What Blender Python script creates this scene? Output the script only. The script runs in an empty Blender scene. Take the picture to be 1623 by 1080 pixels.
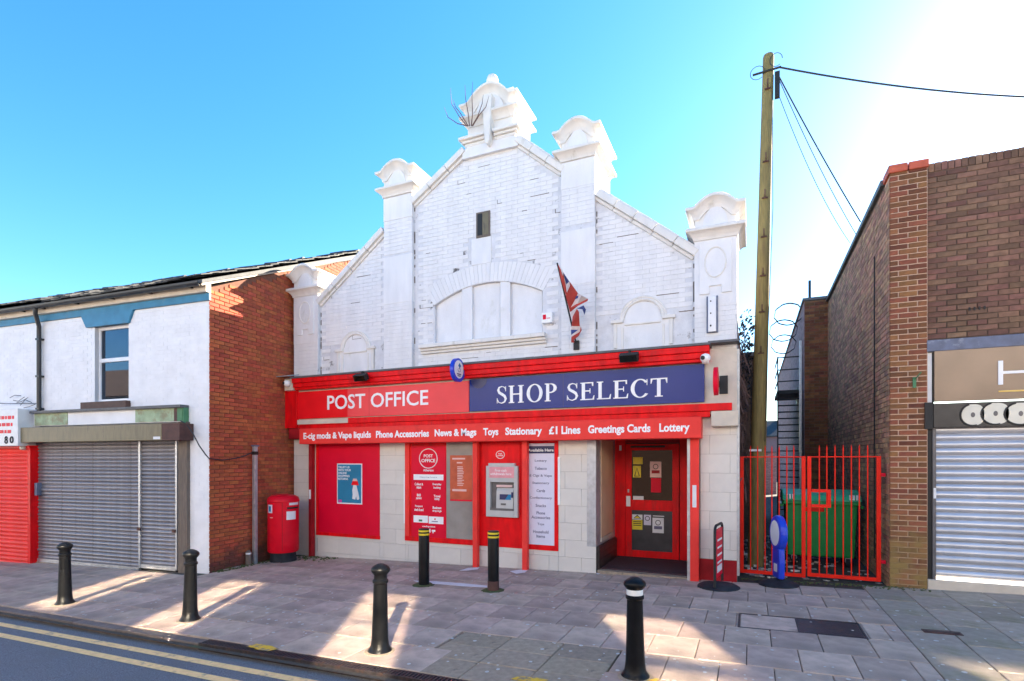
import bpy, math, random
from mathutils import Vector, Matrix
from mathutils.geometry import tessellate_polygon
random.seed(11)
R = random.Random(5)
sc = bpy.context.scene
col = sc.collection
# ---------------------------------------------------------------- camera
F = 856.0; CX = 811.5; HY = 729.0; CAMZ = 1.9
TH = math.atan(379 / 856); S, C = math.sin(TH), math.cos(TH)
cd = bpy.data.cameras.new('camera'); cam = bpy.data.objects.new('camera', cd); col.objects.link(cam)
cam.location = (0, 0, CAMZ); cam.rotation_euler = (math.radians(90), 0, TH)
cd.sensor_width = 36; cd.lens = F / 1623 * 36; cd.shift_y = (HY - 540) / 1623
cd.clip_start = .05; cd.clip_end = 3000
sc.camera = cam
# ---------------------------------------------------------------- sky, sun, exposure
SUN_EL = math.radians(25); SUN_AZ = math.radians(28)      # azimuth measured from +Y towards +X
w = bpy.data.worlds.new('World'); sc.world = w; w.use_nodes = True
nt = w.node_tree; bg = nt.nodes['Background']
sky = nt.nodes.new('ShaderNodeTexSky'); sky.sky_type = 'NISHITA'; sky.sun_disc = False
sky.sun_elevation = SUN_EL; sky.sun_rotation = SUN_AZ
sky.air_density = 1.1; sky.dust_density = .32; sky.ozone_density = 3.6
hs_ = nt.nodes.new('ShaderNodeHueSaturation'); hs_.inputs['Saturation'].default_value = 1.28; hs_.inputs['Hue'].default_value = .498
nt.links.new(sky.outputs[0], hs_.inputs['Color']); nt.links.new(hs_.outputs[0], bg.inputs[0]); bg.inputs[1].default_value = .078
sl = bpy.data.lights.new('sun', 'SUN'); sun = bpy.data.objects.new('sun', sl); col.objects.link(sun)
sdir = Vector((math.sin(SUN_AZ) * math.cos(SUN_EL), math.cos(SUN_AZ) * math.cos(SUN_EL), math.sin(SUN_EL)))
sun.rotation_euler = sdir.to_track_quat('Z', 'Y').to_euler(); sun.location = (6, 20, 15)
sl.energy = 5.0; sl.angle = math.radians(.5); sl.color = (1, .87, .68)
vs = sc.view_settings; vs.view_transform = 'Standard'; vs.look = 'None'; vs.gamma = 1; vs.exposure = 2.45
cy = sc.cycles; cy.use_denoising = True; cy.max_bounces = 6; cy.diffuse_bounces = 3; cy.glossy_bounces = 4
cy.blur_glossy = 0; cy.caustics_reflective = True; cy.sample_clamp_indirect = 0

# ---------------------------------------------------------------- pixel -> place
def P(px, py, Y):                      # on a wall facing the street at distance Y
    k = (px - CX) / F; d = Y / (k * S + C); return d * (k * C - S), CAMZ - (py - HY) * d / F
GS = .024
def g(x): return GS * (x + .265)
def G(px, py):                         # on the pavement
    k = (px - CX) / F; a = k * C - S; q = (py - HY) / F
    d = (CAMZ - GS * .265) / (q + GS * a); return d * a, d * (k * S + C)
LO = Vector((-9.3, 6.97, -.22)); LA = math.radians(4.6)
LM = Matrix.Translation(LO) @ Matrix.Rotation(LA, 4, 'Z'); LMI = LM.inverted()
def PL(px, py, yl=0.):                 # on the terrace front (its own frame)
    k = (px - CX) / F; o = LMI @ Vector((0, 0, CAMZ)); d = LMI.to_3x3() @ Vector((k * C - S, k * S + C, -(py - HY) / F))
    t = (yl - o.y) / d.y; p = o + d * t; return p.x, p.z

# ---------------------------------------------------------------- materials
def lin(c): return tuple((v / 12.92 if v <= .04045 else ((v + .055) / 1.055) ** 2.4) for v in c)
MATS = {}
def M(name, c, rough=.6, var=.12, scale=6., bump=0., bscale=60., metal=0., rnd=0., dirt=None, dscale=1.2, dth=.55, damt=.7, spec=.5, stretch=None, emit=0, zdirt=None):
    m = bpy.data.materials.new(name); MATS[name] = m; m.use_nodes = True
    n = m.node_tree; N = n.nodes; L = n.links; b = N['Principled BSDF']
    tc = N.new('ShaderNodeTexCoord'); src = tc.outputs['Object']
    if stretch:
        mp = N.new('ShaderNodeMapping'); mp.inputs['Scale'].default_value = stretch; L.new(src, mp.inputs[0]); src = mp.outputs[0]
    no = N.new('ShaderNodeTexNoise'); no.inputs['Scale'].default_value = scale; no.inputs['Detail'].default_value = 6; L.new(src, no.inputs['Vector'])
    mx = N.new('ShaderNodeMix'); mx.data_type = 'RGBA'
    mx.inputs[6].default_value = (*[v * (1 - var) for v in c], 1); mx.inputs[7].default_value = (*[min(1, v * (1 + var)) for v in c], 1)
    mr = N.new('ShaderNodeMapRange'); mr.inputs[1].default_value = .3; mr.inputs[2].default_value = .7; L.new(no.outputs[0], mr.inputs[0]); L.new(mr.outputs[0], mx.inputs[0])
    out = mx.outputs[2]
    if rnd:
        oi = N.new('ShaderNodeObjectInfo'); ge = N.new('ShaderNodeNewGeometry'); ad = N.new('ShaderNodeMath'); ad.operation = 'ADD'
        L.new(oi.outputs['Random'], ad.inputs[0]); L.new(ge.outputs['Random Per Island'], ad.inputs[1])
        fr = N.new('ShaderNodeMath'); fr.operation = 'FRACT'; L.new(ad.outputs[0], fr.inputs[0])
        mm = N.new('ShaderNodeMapRange'); mm.inputs[3].default_value = 1 - rnd; mm.inputs[4].default_value = 1 + rnd; L.new(fr.outputs[0], mm.inputs[0])
        hs = N.new('ShaderNodeHueSaturation'); L.new(mm.outputs[0], hs.inputs['Value']); L.new(out, hs.inputs['Color'])
        m2 = N.new('ShaderNodeMapRange'); m2.inputs[3].default_value = .5 - rnd * .05; m2.inputs[4].default_value = .5 + rnd * .05
        f2 = N.new('ShaderNodeMath'); f2.operation = 'MULTIPLY'; f2.inputs[1].default_value = 7.31; L.new(fr.outputs[0], f2.inputs[0])
        f3 = N.new('ShaderNodeMath'); f3.operation = 'FRACT'; L.new(f2.outputs[0], f3.inputs[0]); L.new(f3.outputs[0], m2.inputs[0]); L.new(m2.outputs[0], hs.inputs['Hue'])
        out = hs.outputs[0]
    if dirt:
        n2 = N.new('ShaderNodeTexNoise'); n2.inputs['Scale'].default_value = dscale; n2.inputs['Detail'].default_value = 9; n2.inputs['Roughness'].default_value = .65; L.new(src, n2.inputs['Vector'])
        r2 = N.new('ShaderNodeMapRange'); r2.inputs[1].default_value = dth; r2.inputs[2].default_value = dth + .12; r2.inputs[4].default_value = damt; L.new(n2.outputs[0], r2.inputs[0])
        md = N.new('ShaderNodeMix'); md.data_type = 'RGBA'; md.inputs[7].default_value = (*dirt, 1); L.new(out, md.inputs[6]); L.new(r2.outputs[0], md.inputs[0]); out = md.outputs[2]
    if zdirt:                           # algae that has grown up from the foot of a wall: (height, colour, amount)
        ge2 = N.new('ShaderNodeNewGeometry'); sx = N.new('ShaderNodeSeparateXYZ'); L.new(ge2.outputs['Position'], sx.inputs[0])
        n4 = N.new('ShaderNodeTexNoise'); n4.inputs['Scale'].default_value = 3.5; n4.inputs['Detail'].default_value = 8; L.new(ge2.outputs['Position'], n4.inputs['Vector'])
        ma = N.new('ShaderNodeMath'); ma.operation = 'MULTIPLY_ADD'; ma.inputs[1].default_value = -3.2 * zdirt[0] * .6; L.new(n4.outputs[0], ma.inputs[0]); L.new(sx.outputs[2], ma.inputs[2])
        r4 = N.new('ShaderNodeMapRange'); r4.inputs[1].default_value = -.45 * zdirt[0]; r4.inputs[2].default_value = -1.0 * zdirt[0]; r4.inputs[4].default_value = zdirt[2]; L.new(ma.outputs[0], r4.inputs[0])
        m4 = N.new('ShaderNodeMix'); m4.data_type = 'RGBA'; m4.inputs[7].default_value = (*zdirt[1], 1); L.new(out, m4.inputs[6]); L.new(r4.outputs[0], m4.inputs[0]); out = m4.outputs[2]
    L.new(out, b.inputs['Base Color'])
    b.inputs['Roughness'].default_value = rough; b.inputs['Metallic'].default_value = metal; b.inputs['Specular IOR Level'].default_value = spec
    if bump:
        n3 = N.new('ShaderNodeTexNoise'); n3.inputs['Scale'].default_value = bscale; n3.inputs['Detail'].default_value = 5; L.new(src, n3.inputs['Vector'])
        bp = N.new('ShaderNodeBump'); bp.inputs['Strength'].default_value = bump; bp.inputs['Distance'].default_value = .01; L.new(n3.outputs[0], bp.inputs['Height']); L.new(bp.outputs[0], b.inputs['Normal'])
    if emit:
        L.new(out, b.inputs['Emission Color']); b.inputs['Emission Strength'].default_value = emit
    return m
M('white_brick', (.80, .785, .785), .75, .05, 3, .35, 45, rnd=.014, dirt=(.52, .48, .39), dscale=1.5, dth=.60, damt=.2, stretch=(2.2, 2.2, .45))
M('white_joint', (.70, .695, .715), .8, .08, 9, .4, 60, dirt=(.07, .055, .045), dscale=4.5, dth=.585, damt=.95)
M('white_stone', (.78, .745, .70), .7, .06, 4, .25, 40, dirt=(.42, .38, .30), dscale=3.2, dth=.58, damt=.5, stretch=(1.6, 1.6, .6))
M('white_plaster', (.79, .78, .785), .75, .05, 5, .3, 50, dirt=(.45, .44, .33), dscale=2.2, dth=.60, damt=.5, stretch=(1, 1, .5))
M('house_paint', (.80, .805, .83), .75, .06, 3, .3, 40, rnd=.012, dirt=(.50, .49, .44), dscale=1.5, dth=.66, damt=.5)
M('red_brick', (.43, .095, .036), .85, .2, 14, .5, 90, rnd=.2, dirt=(.17, .06, .045), dscale=.9, dth=.56, damt=.55, zdirt=(.55, (.075, .035, .03), .8))
M('red_joint', (.19, .075, .045), .9, .2, 20, .4, 90)
M('brown_brick', (.20, .075, .032), .85, .22, 14, .5, 90, rnd=.35, dirt=(.10, .04, .02), dscale=1.0, dth=.60, damt=.5, zdirt=(2.0, (.30, .21, .065), .75))
M('pale_joint', (.58, .40, .30), .9, .15, 20, .4, 90, zdirt=(2.6, (.26, .18, .06), .85))
M('dark_brick', (.19, .10, .066), .88, .25, 12, .5, 90, rnd=.34, dirt=(.085, .06, .05), dscale=.8, dth=.56, damt=.6)
M('dark_joint', (.17, .115, .085), .9, .2, 20, .4, 90, dirt=(.04, .035, .03), dscale=1, dth=.5)
M('pink_brick', (.36, .20, .19), .85, .2, 14, .4, 90, rnd=.2)
M('red_paint', (.76, .004, .008), .45, .2, 3, .06, 30, dirt=(.42, .02, .02), dscale=2.2, dth=.56, damt=.6, stretch=(2.5, 2.5, .7))
M('sign_red', (.84, .008, .014), .4, .05, 3)
M('box_red', (.86, .05, .04), .5, .07, 4, dirt=(.55, .03, .03), dscale=3, dth=.6, damt=.5)
M('reflect_red', (.86, .065, .07), .35, .06, 2, spec=.25)  # lighter sign red, with reflections put into the colour
M('crimson', (.74, .002, .03), .45, .05, 3)
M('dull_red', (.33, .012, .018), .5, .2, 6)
M('sign_blue', (.006, .024, .19), .2, .12, 1.2, spec=.22)
M('navy', (.012, .015, .09), .35)
M('letter_white', (.88, .88, .88), .4, .02)
M('tile', (.68, .635, .575), .32, .04, 5, .03, 20, rnd=.025, dirt=(.42, .38, .31), dscale=2.2, dth=.64, damt=.45)
M('grout', (.30, .27, .23), .9)
M('black_paint', (.006, .0065, .008), .32, .3, 12, .25, 70, dirt=(.09, .075, .05), dscale=5, dth=.62, damt=.5)
M('black', (.012, .012, .012), .6)
M('rubber', (.025, .028, .035), .6, .3, 10, .2, 60)
M('yellow_band', (.75, .55, .02), .5, .1, 10)
M('white_band', (.75, .75, .73), .5, .1, 10)
M('post_red', (.68, .004, .02), .4, .08, 5, dirt=(.33, .01, .03), dscale=3, dth=.62, damt=.5)
M('gate_red', (.85, .02, .008), .5, .08, 8, dirt=(.45, .02, .015), dscale=6, dth=.62, damt=.6)
M('slate', (.045, .048, .055), .7, .3, 8, .4, 40, rnd=.35, dirt=(.09, .085, .05), dscale=2, dth=.56, damt=.7)
M('lead', (.10, .10, .105), .6, .2, 8, .3, 30)
M('blue_paint', (.03, .19, .33), .5, .15, 5, .1, 40, dirt=(.12, .2, .24), dscale=3, dth=.6)
M('cream_paint', (.62, .54, .44), .6, .1, 6, .1, 40, dirt=(.3, .25, .2), dscale=3, dth=.6)
M('gutter_black', (.018, .02, .024), .4, .3, 8)
M('upvc', (.75, .76, .78), .35, .04)
M('sill_brown', (.085, .045, .035), .7, .2, 8, .2, 40)
M('olive_metal', (.17, .14, .075), .5, .25, 4, .15, 20, dirt=(.09, .07, .045), dscale=4, dth=.55, damt=.8, stretch=(3, 3, .6))
M('rust_brown', (.085, .035, .028), .7, .3, 8, .2, 50)
M('old_wood', (.16, .125, .10), .8, .3, 9, .4, 50, stretch=(6, 6, .5))
M('green_paint', (.33, .42, .27), .7, .25, 6, .2, 40, dirt=(.25, .2, .12), dscale=5, dth=.5, damt=.7)
M('dark_green', (.06, .20, .09), .6, .2, 6)
M('shutter_grey', (.25, .235, .25), .45, .15, 3, .1, 30, metal=.35, rnd=.1, dirt=(.11, .09, .085), dscale=2.2, dth=.54, damt=.65, stretch=(2.5, 2.5, .5))
M('shutter_silver', (.55, .56, .60), .36, .1, 3, metal=.5, rnd=.06, dirt=(.36, .34, .33), dscale=2.5, dth=.58, damt=.5)
M('galv', (.48, .49, .51), .45, .15, 12, metal=.6)
M('glass_dark', (.005, .006, .005), .04, .3, 3, spec=.5)
M('glass_grey', (.30, .27, .24), .25, .12, 4, spec=.6)
M('door_panel', (.045, .045, .05), .3, .25, 5)
M('pane', (.05, .07, .10), .02, .1, 2, spec=1.0, metal=.85)
MATS['pane'].node_tree.nodes['Principled BSDF'].inputs['Base Color'].default_value = (.5, .5, .5, 1)
M('slab', (.48, .355, .285), .75, .2, 7, .4, 120, rnd=.17, dirt=(.20, .16, .13), dscale=1.7, dth=.52, damt=.6)
M('slab_old', (.34, .265, .19), .85, .2, 14, .5, 120, rnd=.12, dirt=(.10, .09, .075), dscale=8, dth=.58, damt=.7)
M('slab_green', (.37, .30, .235), .8, .16, 9, .35, 120, rnd=.14, dirt=(.20, .19, .09), dscale=1.6, dth=.54, damt=.6)
M('bedding', (.06, .05, .042), .95, .3, 20, .5, 80, dirt=(.07, .085, .03), dscale=3, dth=.55)
M('asphalt', (.14, .15, .175), .8, .5, 90, .7, 160, dirt=(.13, .135, .145), dscale=1.2, dth=.52, damt=.5)
M('kerb_stone', (.16, .125, .11), .8, .2, 12, .4, 90, rnd=.2)
M('iron', (.05, .042, .045), .5, .3, 20, .3, 60, metal=.4, dirt=(.12, .06, .04), dscale=6, dth=.55)
M('line_paint', (.85, .57, .26), .7, .1, 20, .2, 90, dirt=(.22, .19, .17), dscale=9, dth=.55, damt=.8)
M('mark_yellow', (.75, .45, .03), .7, .1, 20, dirt=(.2, .17, .15), dscale=14, dth=.48, damt=1)
M('spill_white', (.72, .72, .74), .7, .05, 20)
M('gum', (.55, .54, .52), .7)
M('alley_ground', (.075, .065, .058), .95, .4, 14, .8, 40, dirt=(.16, .14, .12), dscale=5, dth=.55)
M('litter', (.55, .53, .5), .7, .3, 9, rnd=.5)
M('wood_pole', (.225, .175, .062), .8, .25, 12, .4, 60, dirt=(.12, .075, .04), dscale=3, dth=.56, damt=.7, stretch=(4, 4, .4))
M('cable', (.02, .025, .03), .5)
M('bin_green', (.012, .30, .07), .4, .1, 6)
M('bin_lid', (.03, .42, .20), .4, .1, 6)
M('sign_blue_plastic', (.012, .05, .55), .3, .05)
M('poster_blue', (.02, .22, .38), .3, .1, 2)
M('pink', (.75, .30, .33), .5)
M('magenta', (.7, .06, .35), .4)
M('lilac', (.68, .66, .78), .4, .03)
M('grey_text', (.14, .13, .22), .5)
M('orange_print', (.55, .11, .05), .25, .2, 5, dirt=(.75, .4, .25), dscale=4, dth=.6, damt=.6)
M('notice_yellow', (.78, .62, .03), .5, .06)
M('notice_white', (.74, .75, .76), .5, .06)
M('notice_pink', (.75, .48, .44), .5, .06)
M('atm_grey', (.50, .49, .47), .35, .05)
M('atm_dark', (.13, .12, .12), .4, .2, 6)
M('screen_blue', (.03, .22, .42), .15, .1, 2)
M('beige_panel', (.62, .42, .27), .5, .08, 3)
M('stall_riser', (.045, .035, .032), .4, .3, 9)
M('mat_brown', (.05, .022, .028), .9, .2, 30, .4, 120)
M('gold_board', (.22, .16, .115), .3, .12, 2, metal=.3)
M('gold', (.75, .50, .12), .4)
M('graffiti_cream', (.74, .70, .58), .5, .06)
M('blue_grey', (.12, .14, .21), .5, .25, 7, dirt=(.4, .42, .46), dscale=5, dth=.56)
M('flag_red', (.42, .05, .04), .8, .15, 9)
M('flag_white', (.66, .58, .58), .8, .1, 9)
M('flag_blue', (.03, .055, .22), .8, .15, 9)
M('twig', (.16, .10, .09), .8)
M('red_tile', (.50, .10, .05), .7, .15, 8)
M('moss', (.07, .085, .025), .95, .4, 30, .8, 60)
M('dull_stucco', (.33, .27, .22), .85, .2, 3)
M('opp_bounce', (.72, .70, .69), .85, .25, 5)  # pale wall colour chosen to bounce light onto the post office front
M('opp_roof', (.22, .14, .10), .8, .2, 4)
M('alley_brick', (.42, .215, .12), .88, .25, 12, .5, 90, rnd=.35, dirt=(.14, .09, .07), dscale=.8, dth=.56, damt=.55)
M('graffiti_back', (.035, .032, .032), .35, .4, 3, dirt=(.22, .17, .13), dscale=2.5, dth=.58, damt=.8)
m = M('mirror_pane', (.62, .6, .56), .03, .01, 1, metal=1)

# ---------------------------------------------------------------- mesh helpers
WM = {}
class MB:
    def __init__(s): s.v = []; s.f = []; s.mi = []
    def add(s, vs, fs, mi=0):
        o = len(s.v); s.v += [tuple(p) for p in vs]; s.f += [tuple(i + o for i in f) for f in fs]; s.mi += [mi] * len(fs); return s
    def box(s, x0, x1, y0, y1, z0, z1, mi=0, noback=False):
        v = [(x0, y0, z0), (x1, y0, z0), (x1, y1, z0), (x0, y1, z0), (x0, y0, z1), (x1, y0, z1), (x1, y1, z1), (x0, y1, z1)]
        f = [(0, 1, 5, 4), (1, 2, 6, 5), (3, 0, 4, 7), (4, 5, 6, 7), (3, 2, 1, 0)]
        if not noback: f.append((2, 3, 7, 6))
        return s.add(v, f, mi)
    def prism(s, pts, y0, y1, mi=0):           # outline in XZ pushed along Y
        n = len(pts); v = [(x, y0, z) for x, z in pts] + [(x, y1, z) for x, z in pts]
        a = sum(pts[i][0] * pts[(i + 1) % n][1] - pts[(i + 1) % n][0] * pts[i][1] for i in range(n))
        f = [tuple(range(n)), tuple(range(2 * n - 1, n - 1, -1))] + [(j, i, n + i, n + j) for i in range(n) for j in [(i + 1) % n]]
        if a < 0: f = [t[::-1] for t in f]
        return s.add(v, f, mi)
    def slab_xy(s, pts, z0f, t, mi=0):         # outline in XY following the ground
        n = len(pts); v = [(x, y, z0f(x)) for x, y in pts] + [(x, y, z0f(x) + t) for x, y in pts]
        a = sum(pts[i][0] * pts[(i + 1) % n][1] - pts[(i + 1) % n][0] * pts[i][1] for i in range(n))
        f = [tuple(range(n - 1, -1, -1)), tuple(range(n, 2 * n))] + [(i, j, n + j, n + i) for i in range(n) for j in [(i + 1) % n]]
        if a < 0: f = [t_[::-1] for t_ in f]
        return s.add(v, f, mi)
    def prism_x(s, pts, x0, x1, mi=0):         # outline in YZ pushed along X
        n = len(pts); v = [(x0, y, z) for y, z in pts] + [(x1, y, z) for y, z in pts]
        a = sum(pts[i][0] * pts[(i + 1) % n][1] - pts[(i + 1) % n][0] * pts[i][1] for i in range(n))
        f = [tuple(range(n - 1, -1, -1)), tuple(range(n, 2 * n))] + [(i, j, n + j, n + i) for i in range(n) for j in [(i + 1) % n]]
        if a < 0: f = [t[::-1] for t in f]
        return s.add(v, f, mi)
    def tube(s, path, r, n=8, cap=True, mi=0):
        path = [Vector(p) for p in path]; k = len(path); rr = r if isinstance(r, (list, tuple)) else [r] * k
        vs = []; up = None
        for i, p in enumerate(path):
            t = (path[min(i + 1, k - 1)] - path[max(i - 1, 0)]).normalized()
            if up is None: up = Vector((0, 0, 1)) if abs(t.z) < .9 else Vector((1, 0, 0))
            a = t.cross(up).normalized(); b = a.cross(t).normalized(); up = b
            vs += [p + (a * math.cos(q) + b * math.sin(q)) * rr[i] for q in [2 * math.pi * j / n for j in range(n)]]
        fs = [(i * n + j, i * n + (j + 1) % n, (i + 1) * n + (j + 1) % n, (i + 1) * n + j) for i in range(k - 1) for j in range(n)]
        if cap: fs += [tuple(range(n - 1, -1, -1)), tuple(range((k - 1) * n, k * n))]
        fs = [f[::-1] for f in fs]
        return s.add(vs, fs, mi)
    def lathe(s, prof, cx=0, cy=0, n=20, mi=0, sx=1, sy=1):
        k = len(prof); vs = [(cx + r * sx * math.cos(2 * math.pi * j / n), cy + r * sy * math.sin(2 * math.pi * j / n), z) for r, z in prof for j in range(n)]
        fs = [(i * n + j, i * n + (j + 1) % n, (i + 1) * n + (j + 1) % n, (i + 1) * n + j) for i in range(k - 1) for j in range(n)]
        fs += [tuple(range(n - 1, -1, -1)), tuple(range((k - 1) * n, k * n))]
        return s.add(vs, fs, mi)
    def disc_x(s, x0, x1, cy, cz, r, n=28, mi=0):
        return s.prism_x([(cy + r * math.cos(2 * math.pi * i / n), cz + r * math.sin(2 * math.pi * i / n)) for i in range(n)], x0, x1, mi)
    def mesh(s, name, mats, smooth=False):
        me = bpy.data.meshes.new(name); me.from_pydata(s.v, [], s.f)
        for m in (mats if isinstance(mats, (list, tuple)) else [mats]): me.materials.append(MATS[m])
        if any(s.mi): me.polygons.foreach_set('material_index', s.mi)
        if smooth:
            me.polygons.foreach_set('use_smooth', [True] * len(me.polygons)); me.set_sharp_from_angle(angle=math.radians(40))
        me.update(); return me
    def build(s, name, mats, parent=None, local=False, smooth=False, bevel=0, loc=None, kind=None):
        return put(name, s.mesh(name, mats, smooth), parent, local, bevel, loc, kind)
def put(name, me, parent=None, local=False, bevel=0, loc=None, kind=None):
    o = bpy.data.objects.new(name, me); col.objects.link(o)
    if parent:
        o.parent = parent
        if not local and parent in WM: o.matrix_parent_inverse = WM[parent].inverted()
    if loc: o.location = loc
    if bevel:
        b = o.modifiers.new('bevel', 'BEVEL'); b.width = bevel; b.segments = 2; b.limit_method = 'ANGLE'; b.angle_limit = math.radians(40)
    if kind: o['kind'] = kind
    return o
def tag(o, label, cat, group=None):
    o['label'] = label; o['category'] = cat
    if group: o['group'] = group
    return o
def thing(name, loc, label=None, cat=None, group=None, rz=0):
    o = bpy.data.objects.new(name, None); col.objects.link(o); o.location = loc; o.rotation_euler = (0, 0, rz); o.empty_display_size = .2
    WM[o] = Matrix.Translation(Vector(loc)) @ Matrix.Rotation(rz, 4, 'Z')
    if label: tag(o, label, cat, group)
    return o
def copy_tree(o, parent=None):
    c = o.copy(); col.objects.link(c); c.parent = parent
    if parent: c.matrix_parent_inverse = o.matrix_parent_inverse.copy()
    for ch in [x for x in col.objects if x.parent == o]: copy_tree(ch, c)
    return c
def B(name, mat, parent, x0, x1, y0, y1, z0, z1, bevel=0, local=False):
    return MB().box(x0, x1, y0, y1, z0, z1).build(name, mat, parent, local, bevel=bevel)
TEXTS = []
def text(s, x0, x1, z0, z1, y, mat, parent, name='lettering', off=0., ext=.003, local=False):
    TEXTS.append((s, x0, x1, z0, z1, y, mat, parent, name, off, ext, local))
def flush_texts():
    obs = []
    for t in TEXTS:
        cu = bpy.data.curves.new('t', 'FONT'); cu.body = t[0]; cu.offset = t[9]; cu.resolution_u = 3; cu.align_x = 'CENTER'; cu.space_line = .95
        o = bpy.data.objects.new('t', cu); col.objects.link(o); obs.append(o)
    dg = bpy.context.evaluated_depsgraph_get()
    for o, (s, x0, x1, z0, z1, y, mat, parent, name, off, ext, local) in zip(obs, TEXTS):
        me = bpy.data.meshes.new_from_object(o.evaluated_get(dg)); vs = [v.co.copy() for v in me.vertices]
        ax, bx = min(v.x for v in vs), max(v.x for v in vs); az, bz = min(v.y for v in vs), max(v.y for v in vs)
        fx = (x1 - x0) / (bx - ax); fz = (z1 - z0) / (bz - az)
        fs = [tuple(p.vertices) for p in me.polygons]; n = len(vs)
        mb = MB(); mb.add([(x0 + (v.x - ax) * fx, y, z0 + (v.y - az) * fz) for v in vs], fs)
        ed = {}
        for f in fs:
            for i in range(len(f)): ed[(f[i], f[(i + 1) % len(f)])] = 1
        b2 = [(x, y + ext, z) for x, y, z in mb.v]; mb.v += b2
        for (a, b) in list(ed):
            if (b, a) not in ed: mb.f.append((b, a, n + a, n + b)); mb.mi.append(0)
        mb.build(name, mat, parent, local); bpy.data.meshes.remove(me)
    for o in obs: cu = o.data; bpy.data.objects.remove(o); bpy.data.curves.remove(cu)
def outline(o, label):
    o['label'] = label; return o

# bricks: list of (u0,u1,z0,z1) in running bond, clipped to [0,L]x[z0,z1] and to an inside test
def courses(u0, u1, z0, z1, ch=.077, bl=.228, j=.010, inside=None, min_w=.03, start=0, jv=None):
    jv = j if jv is None else jv
    out = []; i = start; z = z0
    while z < z1 - .02:
        u = u0 - (bl / 2 if i % 2 else 0)
        while u < u1:
            a, b = max(u, u0) + jv / 2, min(u + bl, u1) - jv / 2
            if b - a > min_w:
                c0, c1 = z + j / 2, min(z + ch, z1) - j / 2
                if c1 - c0 > .02 and (inside is None or inside(a, b, c0, c1)): out.append((a, b, c0, c1))
            u += bl
        z += ch; i += 1
    return out
def brick_stuff(name, mat, parent, lst, y, depth=.012, local=False, fn=None, kind='stuff', jit=.003):
    mb = MB()
    for a, b, c0, c1 in lst:
        d = R.uniform(-jit, jit)
        v = [(a, -depth + d, c0), (b, -depth + d, c0), (b, .002, c0), (a, .002, c0), (a, -depth + d, c1), (b, -depth + d, c1), (b, .002, c1), (a, .002, c1)]
        mb.add([fn(p) if fn else (p[0], y + p[1], p[2]) for p in v], [(0, 1, 5, 4), (1, 2, 6, 5), (3, 0, 4, 7), (4, 5, 6, 7), (3, 2, 1, 0)])
    o = mb.build(name, mat, parent, local); o['kind'] = kind; return o
BRK = {}
def brick_parts(mat, parent, lst, y, depth=.014, rot=0, org=(0, 0, 0), name='brick'):
    # each brick an object; alike sizes share a mesh.  local frame: u along wall, -y outwards
    base = Matrix.Translation(Vector(org)) @ Matrix.Rotation(rot, 4, 'Z')
    for a, b, c0, c1 in lst:
        key = (mat, round(b - a, 3), round(c1 - c0, 3), depth)
        if key not in BRK:
            wd, hh = b - a, c1 - c0; e = .003
            mb = MB(); mb.add([(-wd / 2, 0, -hh / 2), (wd / 2, 0, -hh / 2), (wd / 2, 0, hh / 2), (-wd / 2, 0, hh / 2),
                               (-wd / 2 + e, -depth, -hh / 2 + e), (wd / 2 - e, -depth, -hh / 2 + e), (wd / 2 - e, -depth, hh / 2 - e), (-wd / 2 + e, -depth, hh / 2 - e)],
                              [(4, 5, 6, 7), (0, 1, 5, 4), (1, 2, 6, 5), (2, 3, 7, 6), (3, 0, 4, 7)])
            BRK[key] = mb.mesh('brick', mat)
        o = bpy.data.objects.new(name, BRK[key]); col.objects.link(o); o.parent = parent
        o.matrix_parent_inverse = WM[parent].inverted()
        o.matrix_basis = base @ Matrix.Translation(((a + b) / 2, y + R.uniform(-.002, .003), (c0 + c1) / 2)) @ Matrix.Rotation(R.uniform(-.008, .008), 4, 'Y')

# ================================================================ THE SETTING
KY = 4.20           # back of the kerb
def plane(name, mat, pts, zf, kind='structure'):
    mb = MB(); mb.add([(x, y, zf(x)) for x, y in pts], [tuple(range(len(pts)))]); o = mb.build(name, mat); o['kind'] = kind; return o
ground = plane('ground', 'alley_ground', [(-400, 9.3), (400, 9.3), (400, 600), (-400, 600)], lambda x: -.03 + max(-1, min(1, x * .01)))
mb = MB()
for x in range(-60, 40, 2): mb.add([(x, -2.2, g(x) - .075), (x + 2, -2.2, g(x + 2) - .075), (x + 2, 4.07, g(x + 2) - .075), (x, 4.07, g(x) - .075)], [(0, 1, 2, 3)])
road = mb.build('road', 'asphalt'); road['kind'] = 'structure'
pav = MB()
for x in range(-60, 40, 2): pav.add([(x, 4.0, g(x) - .03), (x + 2, 4.0, g(x + 2) - .03), (x + 2, 12, g(x + 2) - .03), (x, 12, g(x) - .03)], [(0, 1, 2, 3)])
pav = pav.build('pavement', 'bedding'); pav['kind'] = 'structure'
far = MB()
for x in range(-60, 40, 4): far.add([(x, -9, g(x)), (x + 4, -9, g(x + 4)), (x + 4, -2.2, g(x + 4)), (x, -2.2, g(x))], [(0, 1, 2, 3)])
far = far.build('far_pavement', 'slab'); far['kind'] = 'structure'
TILT = Matrix.Rotation(-math.atan(GS), 4, 'Y')
SLB = {}
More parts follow.
